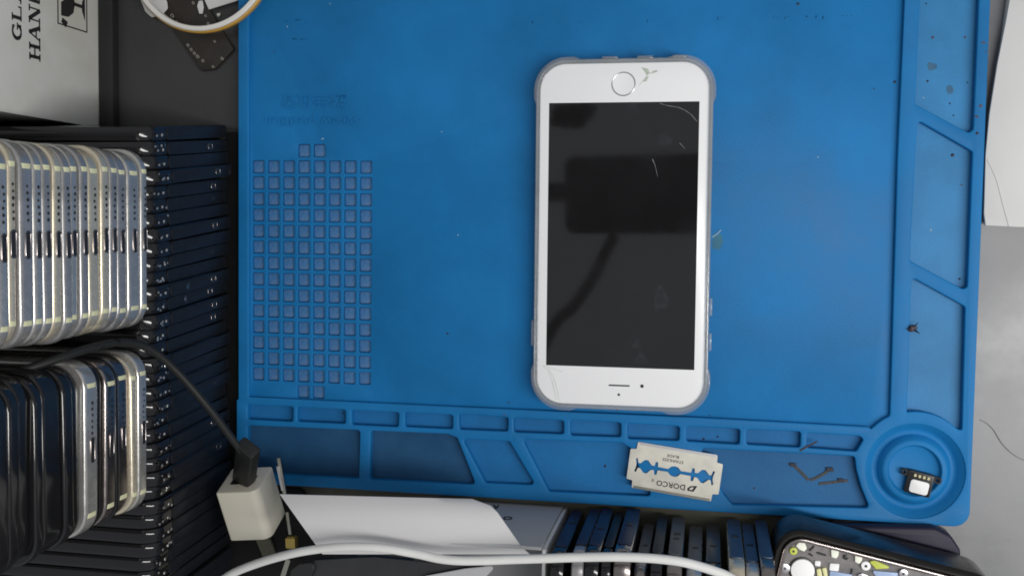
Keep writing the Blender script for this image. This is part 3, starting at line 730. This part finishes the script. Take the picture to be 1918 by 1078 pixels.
def letter(ch):
    if ch == 'H': return [bar(.2, 0, .2, 1, .2), bar(.8, 0, .8, 1, .2), bar(.2, .5, .8, .5, .08), serif(.2, .04, .42), serif(.2, .96, .42), serif(.8, .04, .42), serif(.8, .96, .42)]
    if ch == 'A': return [bar(.12, 0, .5, 1, .08), bar(.88, 0, .5, 1, .22), bar(.25, .36, .72, .36, .08), serif(.12, .04, .32), serif(.86, .04, .42)]
    if ch == 'N': return [bar(.18, 0, .18, 1, .08), bar(.84, 0, .84, 1, .08), bar(.2, 1, .8, 0, .22), serif(.18, .04, .36), serif(.84, .96, .36), serif(.12, .96, .3)]
    if ch == 'D': return [bar(.22, 0, .22, 1, .2), bar(.2, .04, .6, .04, .08), bar(.2, .96, .6, .96, .08), bar(.6, .04, .86, .3, .14), bar(.6, .96, .86, .7, .14), bar(.86, .28, .86, .72, .2)]
    if ch == 'L': return [bar(.22, 0, .22, 1, .2), serif(.22, .96, .42), bar(.05, .04, .85, .04, .08), bar(.85, .0, .85, .3, .08)]
    if ch == 'G':
        out = []
        for k in range(14):
            a0 = math.radians(50 + k * 270 / 14); a1 = math.radians(50 + (k + 1) * 270 / 14 + 2)
            wdt = 0.09 + 0.13 * abs(math.cos((a0 + a1) / 2))
            out.append(bar(.5 + .4 * math.cos(a0), .5 + .46 * math.sin(a0), .5 + .4 * math.cos(a1), .5 + .46 * math.sin(a1), wdt))
        return out + [bar(.82, .06, .82, .42, .18), serif(.8, .44, .4), bar(.8, .72, .8, .98, .07)]
    if ch == 'S':
        pts = [(.8, .8), (.6, .95), (.35, .93), (.2, .76), (.35, .58), (.65, .44), (.8, .25), (.65, .06), (.4, .04), (.18, .2)]
        return [bar(*pts[k], *pts[k + 1], .15) for k in range(9)]
    return []
def word(s, ystart, zbase, cap, adv):
    for k, chh in enumerate(s):
        polys = [[(ystart + (k * adv + x * adv * 0.93), zbase + y * cap) for x, y in pl] for pl in letter(chh)]
        wall_poly(polys, 'printed_letter')
g0 = PX(30, 75, XB); h0 = PX(64, 113, XB)
word('GLASS', g0.y - yb0, PX(40, 75, XB).z, 0.0066, (PX(30, 20, XB).y - PX(30, 75, XB).y) / 2 * 1.28)
word('HAND', h0.y - yb0, PX(75, 113, XB).z, 0.0080, (PX(64, 8, XB).y - PX(64, 113, XB).y) / 3.0 * 0.99)
pa = PX(163, 62, XB); pz1 = PX(110, 46, XB).z; py = pa.y - yb0
fr = rect(py, py + 0.036, pa.z, pz1 + 0.001)
v, f = None, None
pm = plate(fr, [inset(fr, 0.0006)], -0.0002, 0.0003, 0.00005, 1); pm.transform(Matrix(((0, 0, 1, 0), (1, 0, 0, 0), (0, 1, 0, 0), (0, 0, 0, 1))))
link('printed_frame', pm, 'ink', carton)
gy = PX(150, 12, XB).y - yb0; gz = pa.z + 0.002
bowl = [(gy - 0.0075, gz + 0.0195), (gy - 0.0072, gz + 0.014), (gy - 0.0045, gz + 0.0098), (gy, gz + 0.0085), (gy + 0.0045, gz + 0.0098), (gy + 0.0072, gz + 0.014), (gy + 0.0075, gz + 0.0195), (gy + 0.002, gz + 0.0195), (gy + 0.001, gz + 0.016), (gy - 0.0012, gz + 0.0195)]
wall_poly([bowl], 'printed_glass')
wall_poly([rect(gy - 0.0008, gy + 0.0008, gz + 0.002, gz + 0.009), [(gy - 0.006, gz), (gy + 0.006, gz), (gy + 0.002, gz + 0.0022), (gy - 0.002, gz + 0.0022)], [(gy - 0.0098, gz + 0.0145), (gy - 0.0084, gz + 0.0185), (gy - 0.0105, gz + 0.0195), (gy - 0.0125, gz + 0.016)]], 'printed_glass')
# black slab lying along the foot of the carton
s0 = P(216, 235, 0.004)
link('x', mesh_from(*box(0, 0.008, -0.002, 0.20, 0, 0.006, 0.0008)), 'black_plastic', None, (XB + 0.0005, yb0, 0)).name = 'black_bar'
tag(bpy.data.objects['black_bar'], 'narrow black bar lying along the foot of the white carton', 'bar')

# ================================================================== RING, STRIP AND SCRAPS TOP LEFT
rc = P(372, -88, 0.0125); RR = 0.0378
ring = thing('plastic_ring', 'white and orange yellow plastic ring lying across the left edge of mat', 'ring', (rc.x, rc.y, Z_RIM))
link('white_rim', mesh_from(*lathe([(RR - 0.0004, 0.0036), (RR - 0.0002, 0.0052), (RR - 0.0008, 0.0058), (RR - 0.0022, 0.0058), (RR - 0.0027, 0.0052), (RR - 0.0027, 0.0004), (RR - 0.0020, 0.0002)], 96)), 'ring_white', ring)
link('yellow_side', mesh_from(*lathe([(RR - 0.0022, 0.0001), (RR, 0.0003), (RR + 0.0005, 0.0012), (RR + 0.0005, 0.0034), (RR - 0.0003, 0.0040)], 96)), 'ring_yellow', ring)
sp = px([(268, -30), (376, 133), (402, 130), (438, 92), (362, -30)], 0.002)
so = Vector((sp[1][0], sp[1][1], 0))
cs = thing('circuit_strip', 'dark brown printed strip lying under the plastic ring on the dark desk', 'circuit strip', so)
link('board', mesh_from(*prism(rpoly(sp, 0.0012, 3), 0.0003, 0.0022, 0.0003, 2), so), 'brown_black', cs)
for (u, v, s) in ((352, 85, 6), (358, 93, 6), (364, 100, 6), (370, 106, 7), (380, 114, 6), (402, 78, 5), (416, 110, 6), (399, 125, 5), (322, 30, 8), (330, 42, 7), (390, 45, 6), (362, 6, 6), (385, 30, 5)):
    c = P(u, v, 0.0023); s *= 0.00013
    pm = plate(rpoly(rect(-s, s, -s * 0.8, s * 0.8), s * 0.4, 2), [rpoly(rect(-s * 0.5, s * 0.5, -s * 0.35, s * 0.35), s * 0.2, 2)], 0, 0.0003, 0.00005, 1)
    link('gold_mark', pm, 'strip_steel', cs, (c.x - so.x, c.y - so.y, 0.0021), (0, 0, -0.98))
def flatthing(name, label, cat, pts, z0, th, m, r=0.0):
    q = px(pts, z0 + th); org = Vector((q[0][0], q[0][1], z0))
    o = link(name, mesh_from(*prism(rpoly(q, r, 4) if r else q, z0, z0 + th, min(0.0002, th * 0.3), 1), org), m, None, org); tag(o, label, cat); return o
flatthing('paper_sticker', 'rounded white paper sticker inside the plastic ring', 'sticker', [(258, -12), (290, -22), (312, 2), (314, 16), (303, 28), (284, 33), (272, 22)], 0.0026, 0.0004, 'card_white', 0.0016)
flatthing('paper_scrap', 'small oblong white scrap on the dark strip inside the ring', 'scrap', [(372, 2), (379, 1), (381, 14), (379, 26), (373, 26), (369, 12)], 0.0026, 0.0004, 'card_white', 0.0005)
flatthing('paper_corner', 'white paper corner poking in at the top inside the ring', 'paper', [(378, -10), (391, 18), (446, 1), (446, -14)], 0.0026, 0.0004, 'card_white')
flatthing('paper_scrap', 'tiny white scrap near the mat edge inside the ring', 'scrap', [(405, 26), (412, 24), (412, 29), (408, 32)], 0.0006, 0.0003, 'card_old')

# ================================================================== RIGHT: SHEET AND HAIR
zq = 0.006
sheet = [(1898, -40), (1884, 40), (1868, 120), (1853, 215), (1846, 290), (1843, 400), (1846, 422), (1905, 425), (2010, 428), (2060, -40)]
q = px(sheet, zq); org = Vector((q[6][0], q[6][1], 0))
sb = thing('paper_packet', 'plain white folded paper packet at the right edge beside the mat', 'paper', org)
link('top_sheet', mesh_from(*prism(q, 0.0045, 0.0062, 0.0003, 2), org), 'card_white', sb)
q2 = px([(1893, -40), (1872, 120), (1855, 230), (1850, 400), (1850, 418), (2010, 420), (2060, -40)], 0.004)
link('under_sheet', mesh_from(*prism(q2, 0.0006, 0.0040, 0.0003, 2), org), 'card_old', sb)
fold = [P(u, v, 0.0063) for u, v in [(1850, 300), (1866, 335), (1878, 380), (1890, 424)]]
link('crease', mesh_from(*tube([f_ - org for f_ in fold], 0.00025, 6, 4)), 'card_white', sb)
fleck = P(1845, 415, 0.0065)
hr = [P(u, v, 0.0004) for u, v in [(1836, 786), (1848, 792), (1862, 806), (1874, 826), (1888, 842), (1905, 855), (1925, 864)]]
h = link('hair', mesh_from(*tube([p - hr[0] for p in hr], 0.00016, 5, 5)), 'hair', None, hr[0]); tag(h, 'thin dark curved hair lying on the grey steel desk at right', 'hair')

# ================================================================== BLACK CABLE, PLUG AND ADAPTER
def unit(v): return v / v.length
vAD = Vector((0.904, 0.047, 0.424)); vAB = Vector((0.320, 0.581, -0.748)); vAA = Vector((0.282, -0.812, -0.511))
LC = 0.0208; LZ = 0.0275
D0 = P(481, 920, 0.046)
qv = Vector((0, 0, 1)).rotation_difference((Vector((0, 0, CAM_H)) - D0).normalized())
vAD, vAB, vAA = qv @ vAD, qv @ vAB, qv @ vAA
R3 = Matrix((vAD, vAB, vAA)).transposed()       # local x=AD, y=AB, z=AA'
flip = R3.determinant() < 0
cen = D0 - _M @ Vector((0, 0, 0))
adp = thing('power_adapter', 'white cube power adapter with black plug pushed in, lying beside mat corner', 'adapter', D0)
def adp_loc(v): return R3 @ Vector(v)
pts = rpoly(rect(-LC, 0, 0, LC), [0.001, 0.0045, 0.001, 0.001], 6)
Vv, Ff = prism(pts, 0.0, LZ, 0.0007, 2, True)
me = mesh_from([adp_loc(v) for v in Vv], [tuple(reversed(f)) for f in Ff] if flip else Ff)
link('adapter_body', me, 'adapter', adp)
Vv, Ff = prism(rpoly(rect(-LC * 0.78, -LC * 0.22, LC * 0.32, LC * 0.64), 0.0004, 2), -0.0002, 0.0006)
link('usb_socket', mesh_from([adp_loc(v) for v in Vv], [tuple(reversed(f)) for f in Ff] if flip else Ff), 'dark', adp)
# plug along -AA'
fc = D0 + adp_loc((-LC * 0.5, LC * 0.48, 0))
pend = P(464, 842, 0.066)
cab = [P(u, v, z) for u, v, z in [(-60, 716, 0.150), (20, 700, 0.150), (100, 674, 0.140), (170, 651, 0.125), (230, 641, 0.110), (280, 653, 0.098), (330, 694, 0.088), (388, 760, 0.080), (430, 815, 0.072)]] + [P(452, 845, 0.067)]
cb = thing('black_cable', 'black charging cable looping over the phone piles to the white adapter', 'cable', P(230, 641, 0.08))
co = cb.location.copy()
link('cord', mesh_from(*tube([p - co for p in cab], 0.0017, 12, 6)), 'cable_black', cb)
ax = unit(fc - pend); sx_ = unit(ax.cross(Vector((0, 0, 1)))); sy_ = sx_.cross(ax)
RP = Matrix((sx_, sy_, ax)).transposed()
st = pend - ax * 0.003; Lp = (fc - st).length + 0.001
Vv, Ff = prism(rpoly(rect(-0.0049, 0.0049, -0.0032, 0.0032), 0.0012, 3), 0, Lp, 0.0008, 2, True)
link('plug', mesh_from([st + RP @ Vector(v) - co for v in Vv], Ff), 'cable_black', cb)
# steel strips and brass terminal next to the adapter
def bar3(p, q, w_, t_):
    d = unit(q - p); s = unit(d.cross(Vector((0, 0, 1)))); n = s.cross(d); R_ = Matrix((s, n, d)).transposed()
    v, f = prism(rect(-w_, w_, -t_, t_), 0, (q - p).length, min(w_, t_) * 0.4, 1, True)
    return [p + R_ @ Vector(x) for x in v], f
tw = thing('steel_prong', 'narrow dull steel prong standing between the white adapter and blue mat', 'prong', P(532, 925, 0.0))
o_ = tw.location.copy()
link('prong_blade', mesh_from(*bar3(P(522, 856, 0.030), P(534, 926, 0.028), 0.0008, 0.0005), o_), 'strip_steel', tw)
link('prong_edge', mesh_from(*bar3(P(520, 872, 0.030), P(530, 918, 0.029), 0.0006, 0.0004), o_), 'alu', tw)
tb = thing('brass_terminal', 'brass terminal block with steel pin below the white adapter', 'terminal', P(546, 1014, 0.0))
o_ = tb.location.copy()
link('pin', mesh_from(*bar3(P(538, 958, 0.022), P(544, 1000, 0.022), 0.0007, 0.0005), o_), 'strip_steel', tb)
link('block', mesh_from(*bar3(P(546, 1003, 0.018), P(547, 1026, 0.018), 0.0024, 0.0020), o_), 'brass', tb)
link('lower_pin', mesh_from(*bar3(P(541, 1046, 0.016), P(530, 1080, 0.016), 0.0012, 0.0008), o_), 'strip_steel', tb)
gt = flatthing('grey_tab', 'small grey plastic tab under the lower edge of the white adapter', 'tab', [(478, 1010), (504, 1008), (515, 1038), (492, 1042)], 0.006, 0.002, 'olive', 0.0006)

# ================================================================== CARTON WITH FLAP AT THE BOTTOM
A0 = P(1056, 944, 0.0); YC = A0.y
left_x = P(560, 925, 0.0).x
cx_ = thing('open_carton', 'grey white carton with its white flap raised, below the mat', 'box', (A0.x, YC, 0))
def cb_(n, x0, x1, y0_, y1_, z0, z1, m, par=cx_): return link(n, mesh_from(*box(x0, x1, y0_, y1_, z0, z1, 0.0005)), m, par)
zt = 0.070
cb_('front_panel', -0.060, 0, -0.0016, 0, 0.0, zt, 'card_grey')
cb_('side_panel', 0.0003, 0.0019, -0.09, -0.001, 0.0, zt, 'card_white')
cb_('back_panel', -0.060, 0, -0.0916, -0.09, 0.0, zt, 'card_grey')
cb_('left_panel', -0.0619, -0.0603, -0.09, -0.001, 0.0, 0.045, 'card_grey')
cb_('bottom_panel', -0.060, 0, -0.0899, -0.0017, 0.0005, 0.002, 'card_grey')
# flap: curved sheet from the hinge up over the front
hinge = [(606, 1036, 0.071), (985, 1036, 0.071)]
rows = []
TH = 0.0006
NU, NV = 14, 8
grid = []
for j in range(NV + 1):
    t = j / NV
    row = []
    for i in range(NU + 1):
        s = i / NU
        uL = 604 + (524 - 604) * t; vL = 1037 + (925 - 1037) * t
        uR = 986 + (914 - 986) * t; vR = 1037 + (934 - 1037) * t
        if t > 0.8: uR -= (t - 0.8) * (t - 0.8) * 750
        u = uL + (uR - uL) * s; v = vL + (vR - vL) * s
        if i == NU and j == 0: u += 6
        z = 0.066 + 0.024 * t - 0.024 * t * t + 0.002 * math.sin(s * 3.0) * t
        row.append(P(u, v, z))
    grid.append(row)
Vv, Ff = [], []
for lay in (0, 1):
    for row in grid:
        for p in row: Vv.append(p + Vector((0, 0, -TH * lay)))
n1 = (NU + 1) * (NV + 1)
for j in range(NV):
    for i in range(NU):
        a = j * (NU + 1) + i
        Ff.append((a, a + 1, a + NU + 2, a + NU + 1)); Ff.append((a + n1, a + n1 + NU + 1, a + n1 + NU + 2, a + n1 + 1))
edge = [i for i in range(NU + 1)] + [j * (NU + 1) + NU for j in range(1, NV + 1)] + [NV * (NU + 1) + i for i in range(NU - 1, -1, -1)] + [j * (NU + 1) for j in range(NV - 1, 0, -1)]
for k in range(len(edge)):
    a, b = edge[k], edge[(k + 1) % len(edge)]; Ff.append((b, a, a + n1, b + n1))
link('flap', mesh_from(Vv, Ff, cx_.location), 'card_flap', cx_)
def front_mark(u, v, w_, h_, hole):
    p = PY(u, v, YC); o = [(p.x - A0.x + w_ * math.cos(2 * PI * k / 20), p.z + h_ * math.sin(2 * PI * k / 20)) for k in range(20)]
    pm = plate(o, [[(x0 * 1.0, y0_) for x0, y0_ in inset(o, min(w_, h_) * hole)]], -0.0001, 0.0003, 0.00003, 1)
    pm.transform(Matrix(((-1, 0, 0, 0), (0, 0, 1, 0), (0, 1, 0, 0), (0, 0, 0, 1))) @ Matrix.Diagonal((-1, 1, 1, 1))); link('printed_letter', pm, 'ink', cx_)
front_mark(951, 970, 0.0021, 0.0026, 0.35)
for (u0_, v0_, u1_, v1_) in ((925, 945, 929, 952), (929, 952, 934, 946), (935, 966, 936, 973)):
    a = PY(u0_, v0_, YC); b = PY(u1_, v1_, YC)
    v, f = prism(bar(a.x - A0.x, a.z, b.x - A0.x, b.z, 0.0007), -0.0001, 0.0003)
    link('printed_letter', mesh_from([(x, z, y) for x, y, z in v], [tuple(reversed(q_)) for q_ in f]), 'ink', cx_)

# ================================================================== ROW OF PHONES ON EDGE BELOW THE MAT
rowd = [  # px left, px right at the foot, foot y, back, end, colour word
    (1072, 1094, 953, 'black_gloss', 'navy_blue', 'deep blue'), (1106, 1127, 951, 'chrome_blue', 'navy_blue', 'violet blue'), (1128, 1151, 950, 'black_gloss', 'navy_blue', 'dark blue'),
    (1153, 1170, 956, 'black_gloss', 'navy', 'blackish navy'), (1174, 1202, 950, 'grey_steel', 'navy_blue', 'blue and grey'), (1206, 1228, 978, 'grey_steel', 'grey_back', 'brownish grey'),
    (1233, 1253, 962, 'black_gloss', 'navy', 'black silver rimmed'), (1259, 1285, 966, 'grey_steel', 'grey_back', 'mid grey'), (1291, 1317, 982, 'chrome', 'grey_back', 'grey silver rimmed'),
    (1322, 1349, 978, 'black_gloss', 'char_back', 'plain black'), (1360, 1387, 970, 'gold', 'teal_blue', 'blue cream topped'), (1388, 1411, 978, 'chrome', 'teal_blue', 'slate blue'), (1412, 1436, 972, 'grey_steel', 'teal_blue', 'grey blue')]
for i, (u0_, u1_, vf, mb, mend, cw) in enumerate(rowd):
    a = P(u0_, vf, 0.004); b = P(u1_, vf, 0.004); wd = (b - a).length
    h_ = 0.077 + random.uniform(-0.002, 0.002)
    t = edge_phone('upright_phone', wd * 0.95, h_, 0.12, mb, mend, '%s phone on edge, %s from the left in the row below the mat' % (cw, ORD[i]), 'phone', 'phones on edge below the mat', film=(0.006, h_ - 0.013))
    t.location = ((a.x + b.x) / 2, a.y, 0.0004); t.rotation_euler = (0, 0, PI / 2)
    if i in (2, 4, 7, 10, 11, 0): 
        q = bpy.data.objects.new('port_hole', holem); C.objects.link(q); q.parent = t; q.location = (0.0005, 0, 0.028 + 0.006 * (i % 3)); q.scale = (1, 1.3, 0.9)
    if i in (5, 7, 8, 9):
        link('button', mesh_from(*box(0.0002, 0.0010, -wd * 0.2, wd * 0.2, 0.040, 0.042, 0.0002)), 'char_back', t)

# ================================================================== OPEN PHONE BOTTOM RIGHT
ZO = 0.047
c0 = P(1478, 1003, ZO); e1 = P(1800, 1078, ZO); dx_ = (e1 - P(1500, 1001, ZO)).normalized(); rz = math.atan2(dx_.y, dx_.x)
op = thing('opened_phone', 'opened black phone with grey inner frame, white pads and screws, bottom right corner', 'phone', (c0.x, c0.y, 0.0), (0, 0, rz))
Ri = Matrix.Rotation(-rz, 4, 'Z')
def oloc(u, v, z=ZO): return Ri @ (P(u, v, z) - Vector((c0.x, c0.y, 0)))
LXo, LYo = 0.0830, 0.15
out_ = rpoly(rect(-0.0042, LXo + 0.0042, -LYo, 0.0036), 0.011, 8)
inn_ = rpoly(rect(-0.0006, LXo, -LYo + 0.004, 0.0), 0.008, 8)
link('case_shell', plate(out_, [inset(inn_, 0.0002)], 0.018, ZO - 0.0014, 0.0025, 5), 'shell_black', op)
link('metal_rim', plate(inset(inn_, -0.0004), [inset(inn_, 0.0012)], 0.030, ZO, 0.0004, 2), 'grey_steel', op)
link('inner_frame', mesh_from(*prism(inset(inn_, 0.0006), 0.030, ZO - 0.0022)), 'board_grey', op)
zi = ZO - 0.0022
def opad(n, pts, m, th=0.0010, r=0.0005):
    q = [tuple(oloc(u, v, zi)[:2]) for u, v in pts]; return link(n, mesh_from(*prism(rpoly(q, r, 3), zi - 0.0003, zi + th, 0.0002, 2)), m, op)
def odisc(n, u, v, r, m, th=0.0012, hole=None):
    c = oloc(u, v, zi)
    o = link(n, mesh_from(*prism(circ(c.x, c.y, r, 28), zi - 0.0003, zi + th, 0.0002, 2)), m, op)
    if hole: link('screw_hole', mesh_from(*prism(circ(c.x, c.y, hole, 14), zi, zi + th + 0.0001)), 'dark', o)
    return o
odisc('camera_ring', 1502, 1066, 0.0056, 'dark', 0.0004)
odisc('round_pad', 1503, 1066, 0.0049, 'pure_white', 0.0016)
odisc('screw_post', 1486, 1030, 0.0016, 'yellow', 0.0012, 0.0005)
opad('adhesive_pad', [(1490, 1020), (1496, 1014), (1507, 1015), (1511, 1025), (1506, 1031), (1497, 1027)], 'foil_white')
opad('adhesive_pad', [(1556, 1027), (1571, 1028), (1570, 1038), (1566, 1044), (1557, 1041)], 'foil_white')
opad('adhesive_pad', [(1601, 1037), (1615, 1038), (1614, 1048), (1609, 1054), (1601, 1050)], 'foil_white')
opad('adhesive_pad', [(1554, 1053), (1572, 1054), (1570, 1068), (1553, 1066)], 'pure_white')
opad('adhesive_pad', [(1526, 1048), (1537, 1049), (1536, 1059), (1526, 1057)], 'pure_white')
odisc('screw_post', 1584, 1042, 0.0011, 'char_back', 0.0008, 0.0005)
odisc('screw_post', 1621, 1057, 0.0019, 'pure_white', 0.0016, 0.0006)
odisc('screw_post', 1691, 1071, 0.0018, 'alu', 0.0016, 0.0006)
odisc('screw_post', 1470, 1062, 0.0021, 'alu', 0.0012, 0.0005)
opad('label_strip', [(1627, 1049), (1638, 1047), (1672, 1062), (1640, 1063)], 'yellow', 0.0012)
opad('bracket', [(1632, 1066), (1682, 1070), (1678, 1080), (1640, 1077)], 'pale_blue', 0.0014)
opad('bracket', [(1554, 1067), (1596, 1074), (1594, 1085), (1553, 1082)], 'pale_blue', 0.0010)
opad('contact_block', [(1529, 1064), (1537, 1062), (1540, 1078), (1531, 1080)], 'pale_yellow', 0.0013)
opad('contact_block', [(1539, 1062), (1547, 1060), (1550, 1077), (1543, 1078)], 'pale_yellow', 0.0013)
opad('bracket', [(1603, 1074), (1615, 1071), (1626, 1076), (1620, 1086)], 'alu', 0.0013)
for pts in ([(1516, 1030), (1523, 1024), (1524, 1021)], [(1530, 1034), (1547, 1039)], [(1515, 1036), (1522, 1040)], [(1596, 1064), (1594, 1074)]):
    q = [oloc(u, v, zi + 0.0002) for u, v in pts]
    link('groove', mesh_from(*tube(q, 0.0004, 6, 2)), 'dark', op)
# dark phone lying under it
up_ = px([(1560, 985), (1752, 988), (1782, 1003), (1800, 1030), (1800, 1100), (1560, 1100)], 0.014)
org = Vector((up_[0][0], up_[0][1], 0))
o = link('phone_back', mesh_from(*prism(rpoly(up_, [0.001, 0.005, 0.005, 0.004, 0, 0], 6), 0.002, 0.0135, 0.0012, 3, True), org), 'purple_film', None, org)
tag(o, 'dark purplish phone back sticking out from under the opened phone', 'phone')

# ================================================================== DARK THINGS UNDER THE WHITE CABLE
flatthing('dark_glass_panel', 'flat dark glass panel under the white cable at the bottom edge', 'panel', [(588, 1048), (700, 1042), (905, 1062), (925, 1130), (560, 1130)], 0.056, 0.003, 'char_back', 0.001)
flatthing('clear_sheet', 'greyish bent plastic sheet peeking below the white cable near the carton', 'sheet', [(795, 1078), (870, 1064), (930, 1058), (905, 1085), (890, 1120), (790, 1120)], 0.0605, 0.0006, 'card_grey', 0.001)
flatthing('plastic_stopper', 'small black plastic stopper under the left part of the white cable', 'stopper', [(545, 1066), (560, 1056), (585, 1052), (588, 1066), (580, 1084), (540, 1090)], 0.0595, 0.002, 'black_plastic', 0.002)

flatthing('gap_shade_strip', 'narrow black strip added as painted shade between the dark phone row and the mat', 'strip', flatthing_later, 0.0004, 0.0016, 'dead_black')  # added strip: paints the shade of the gap over the desk
flatthing('olive_shade_sheet', 'olive brown sheet added as painted shade under the lower edge of the mat', 'board', [(452, 880), (1475, 940), (1475, 1110), (452, 1110)], 0.0002, 0.0012, 'olive')  # added sheet: shade on the desk below the mat, put into its colour
flatthing('black_tray', 'low black plastic tray under the white adapter and brass terminal', 'tray', [(405, 905), (560, 915), (640, 1000), (700, 1110), (405, 1110)], 0.0018, 0.003, 'dead_black', 0.002)

# ================================================================== WHITE CABLE
wc = [(395, 1104), (430, 1076), (483, 1054), (547, 1036), (600, 1027), (650, 1023), (712, 1025), (779, 1036), (820, 1045), (858, 1049), (905, 1049), (957, 1047), (1020, 1045), (1076, 1043), (1140, 1042), (1190, 1043), (1236, 1046), (1285, 1053), (1340, 1069), (1372, 1083), (1410, 1110)]
zc = [0.060, 0.066, 0.072, 0.078, 0.080, 0.082, 0.083, 0.083, 0.083, 0.083, 0.083, 0.083, 0.084, 0.085, 0.086, 0.086, 0.086, 0.086, 0.086, 0.086, 0.086]
wp = [P(u, v, z) for (u, v), z in zip(wc, zc)]
o = link('white_cable', mesh_from(*tube([p - wp[5] for p in wp], 0.00185, 14, 5)), 'cable_white', None, wp[5]); tag(o, 'white charging cable curving along the bottom edge over carton and phones', 'cable')

# ================================================================== THE FILMING PHONE OVERHEAD (mirrored in the dark screen)
fp = thing('filming_phone', 'black phone held overhead on an arm, mirrored in the dark phone screen', 'phone', (0, 0, CAM_H), CAM_ROT)
link('body', mesh_from(*prism(rpoly(rect(-0.138, 0.012, -0.0045, 0.0685), 0.009, 6), 0.0030, 0.0110, 0.001, 2, True)), 'black_plastic', fp)
ar = thing('holder_arm', 'black holder arm reaching in from the left to the overhead filming phone', 'arm', (0, 0, CAM_H), CAM_ROT)
link('bar', mesh_from(*box(-0.60, -0.1385, 0.026, 0.044, 0.003, 0.014, 0.002)), 'black_plastic', ar)
link('ball_joint', blob_mesh(0.020, 1.1, 0.62, 0.5, 4, 3), 'black_plastic', ar, (-0.130, 0.107, 0.008))
ca = thing('overhead_cable', 'dark cable hanging off the overhead filming phone, mirrored in the screen', 'cable', (0, 0, CAM_H), CAM_ROT)
link('cord', mesh_from(*tube([(-0.090, -0.006, 0.007), (-0.098, -0.020, 0.007), (-0.113, -0.048, 0.008), (-0.134, -0.076, 0.010), (-0.156, -0.098, 0.013), (-0.22, -0.2, 0.05), (-0.40, -0.40, 0.2)], 0.0058, 10, 5)), 'cable_black', ca)
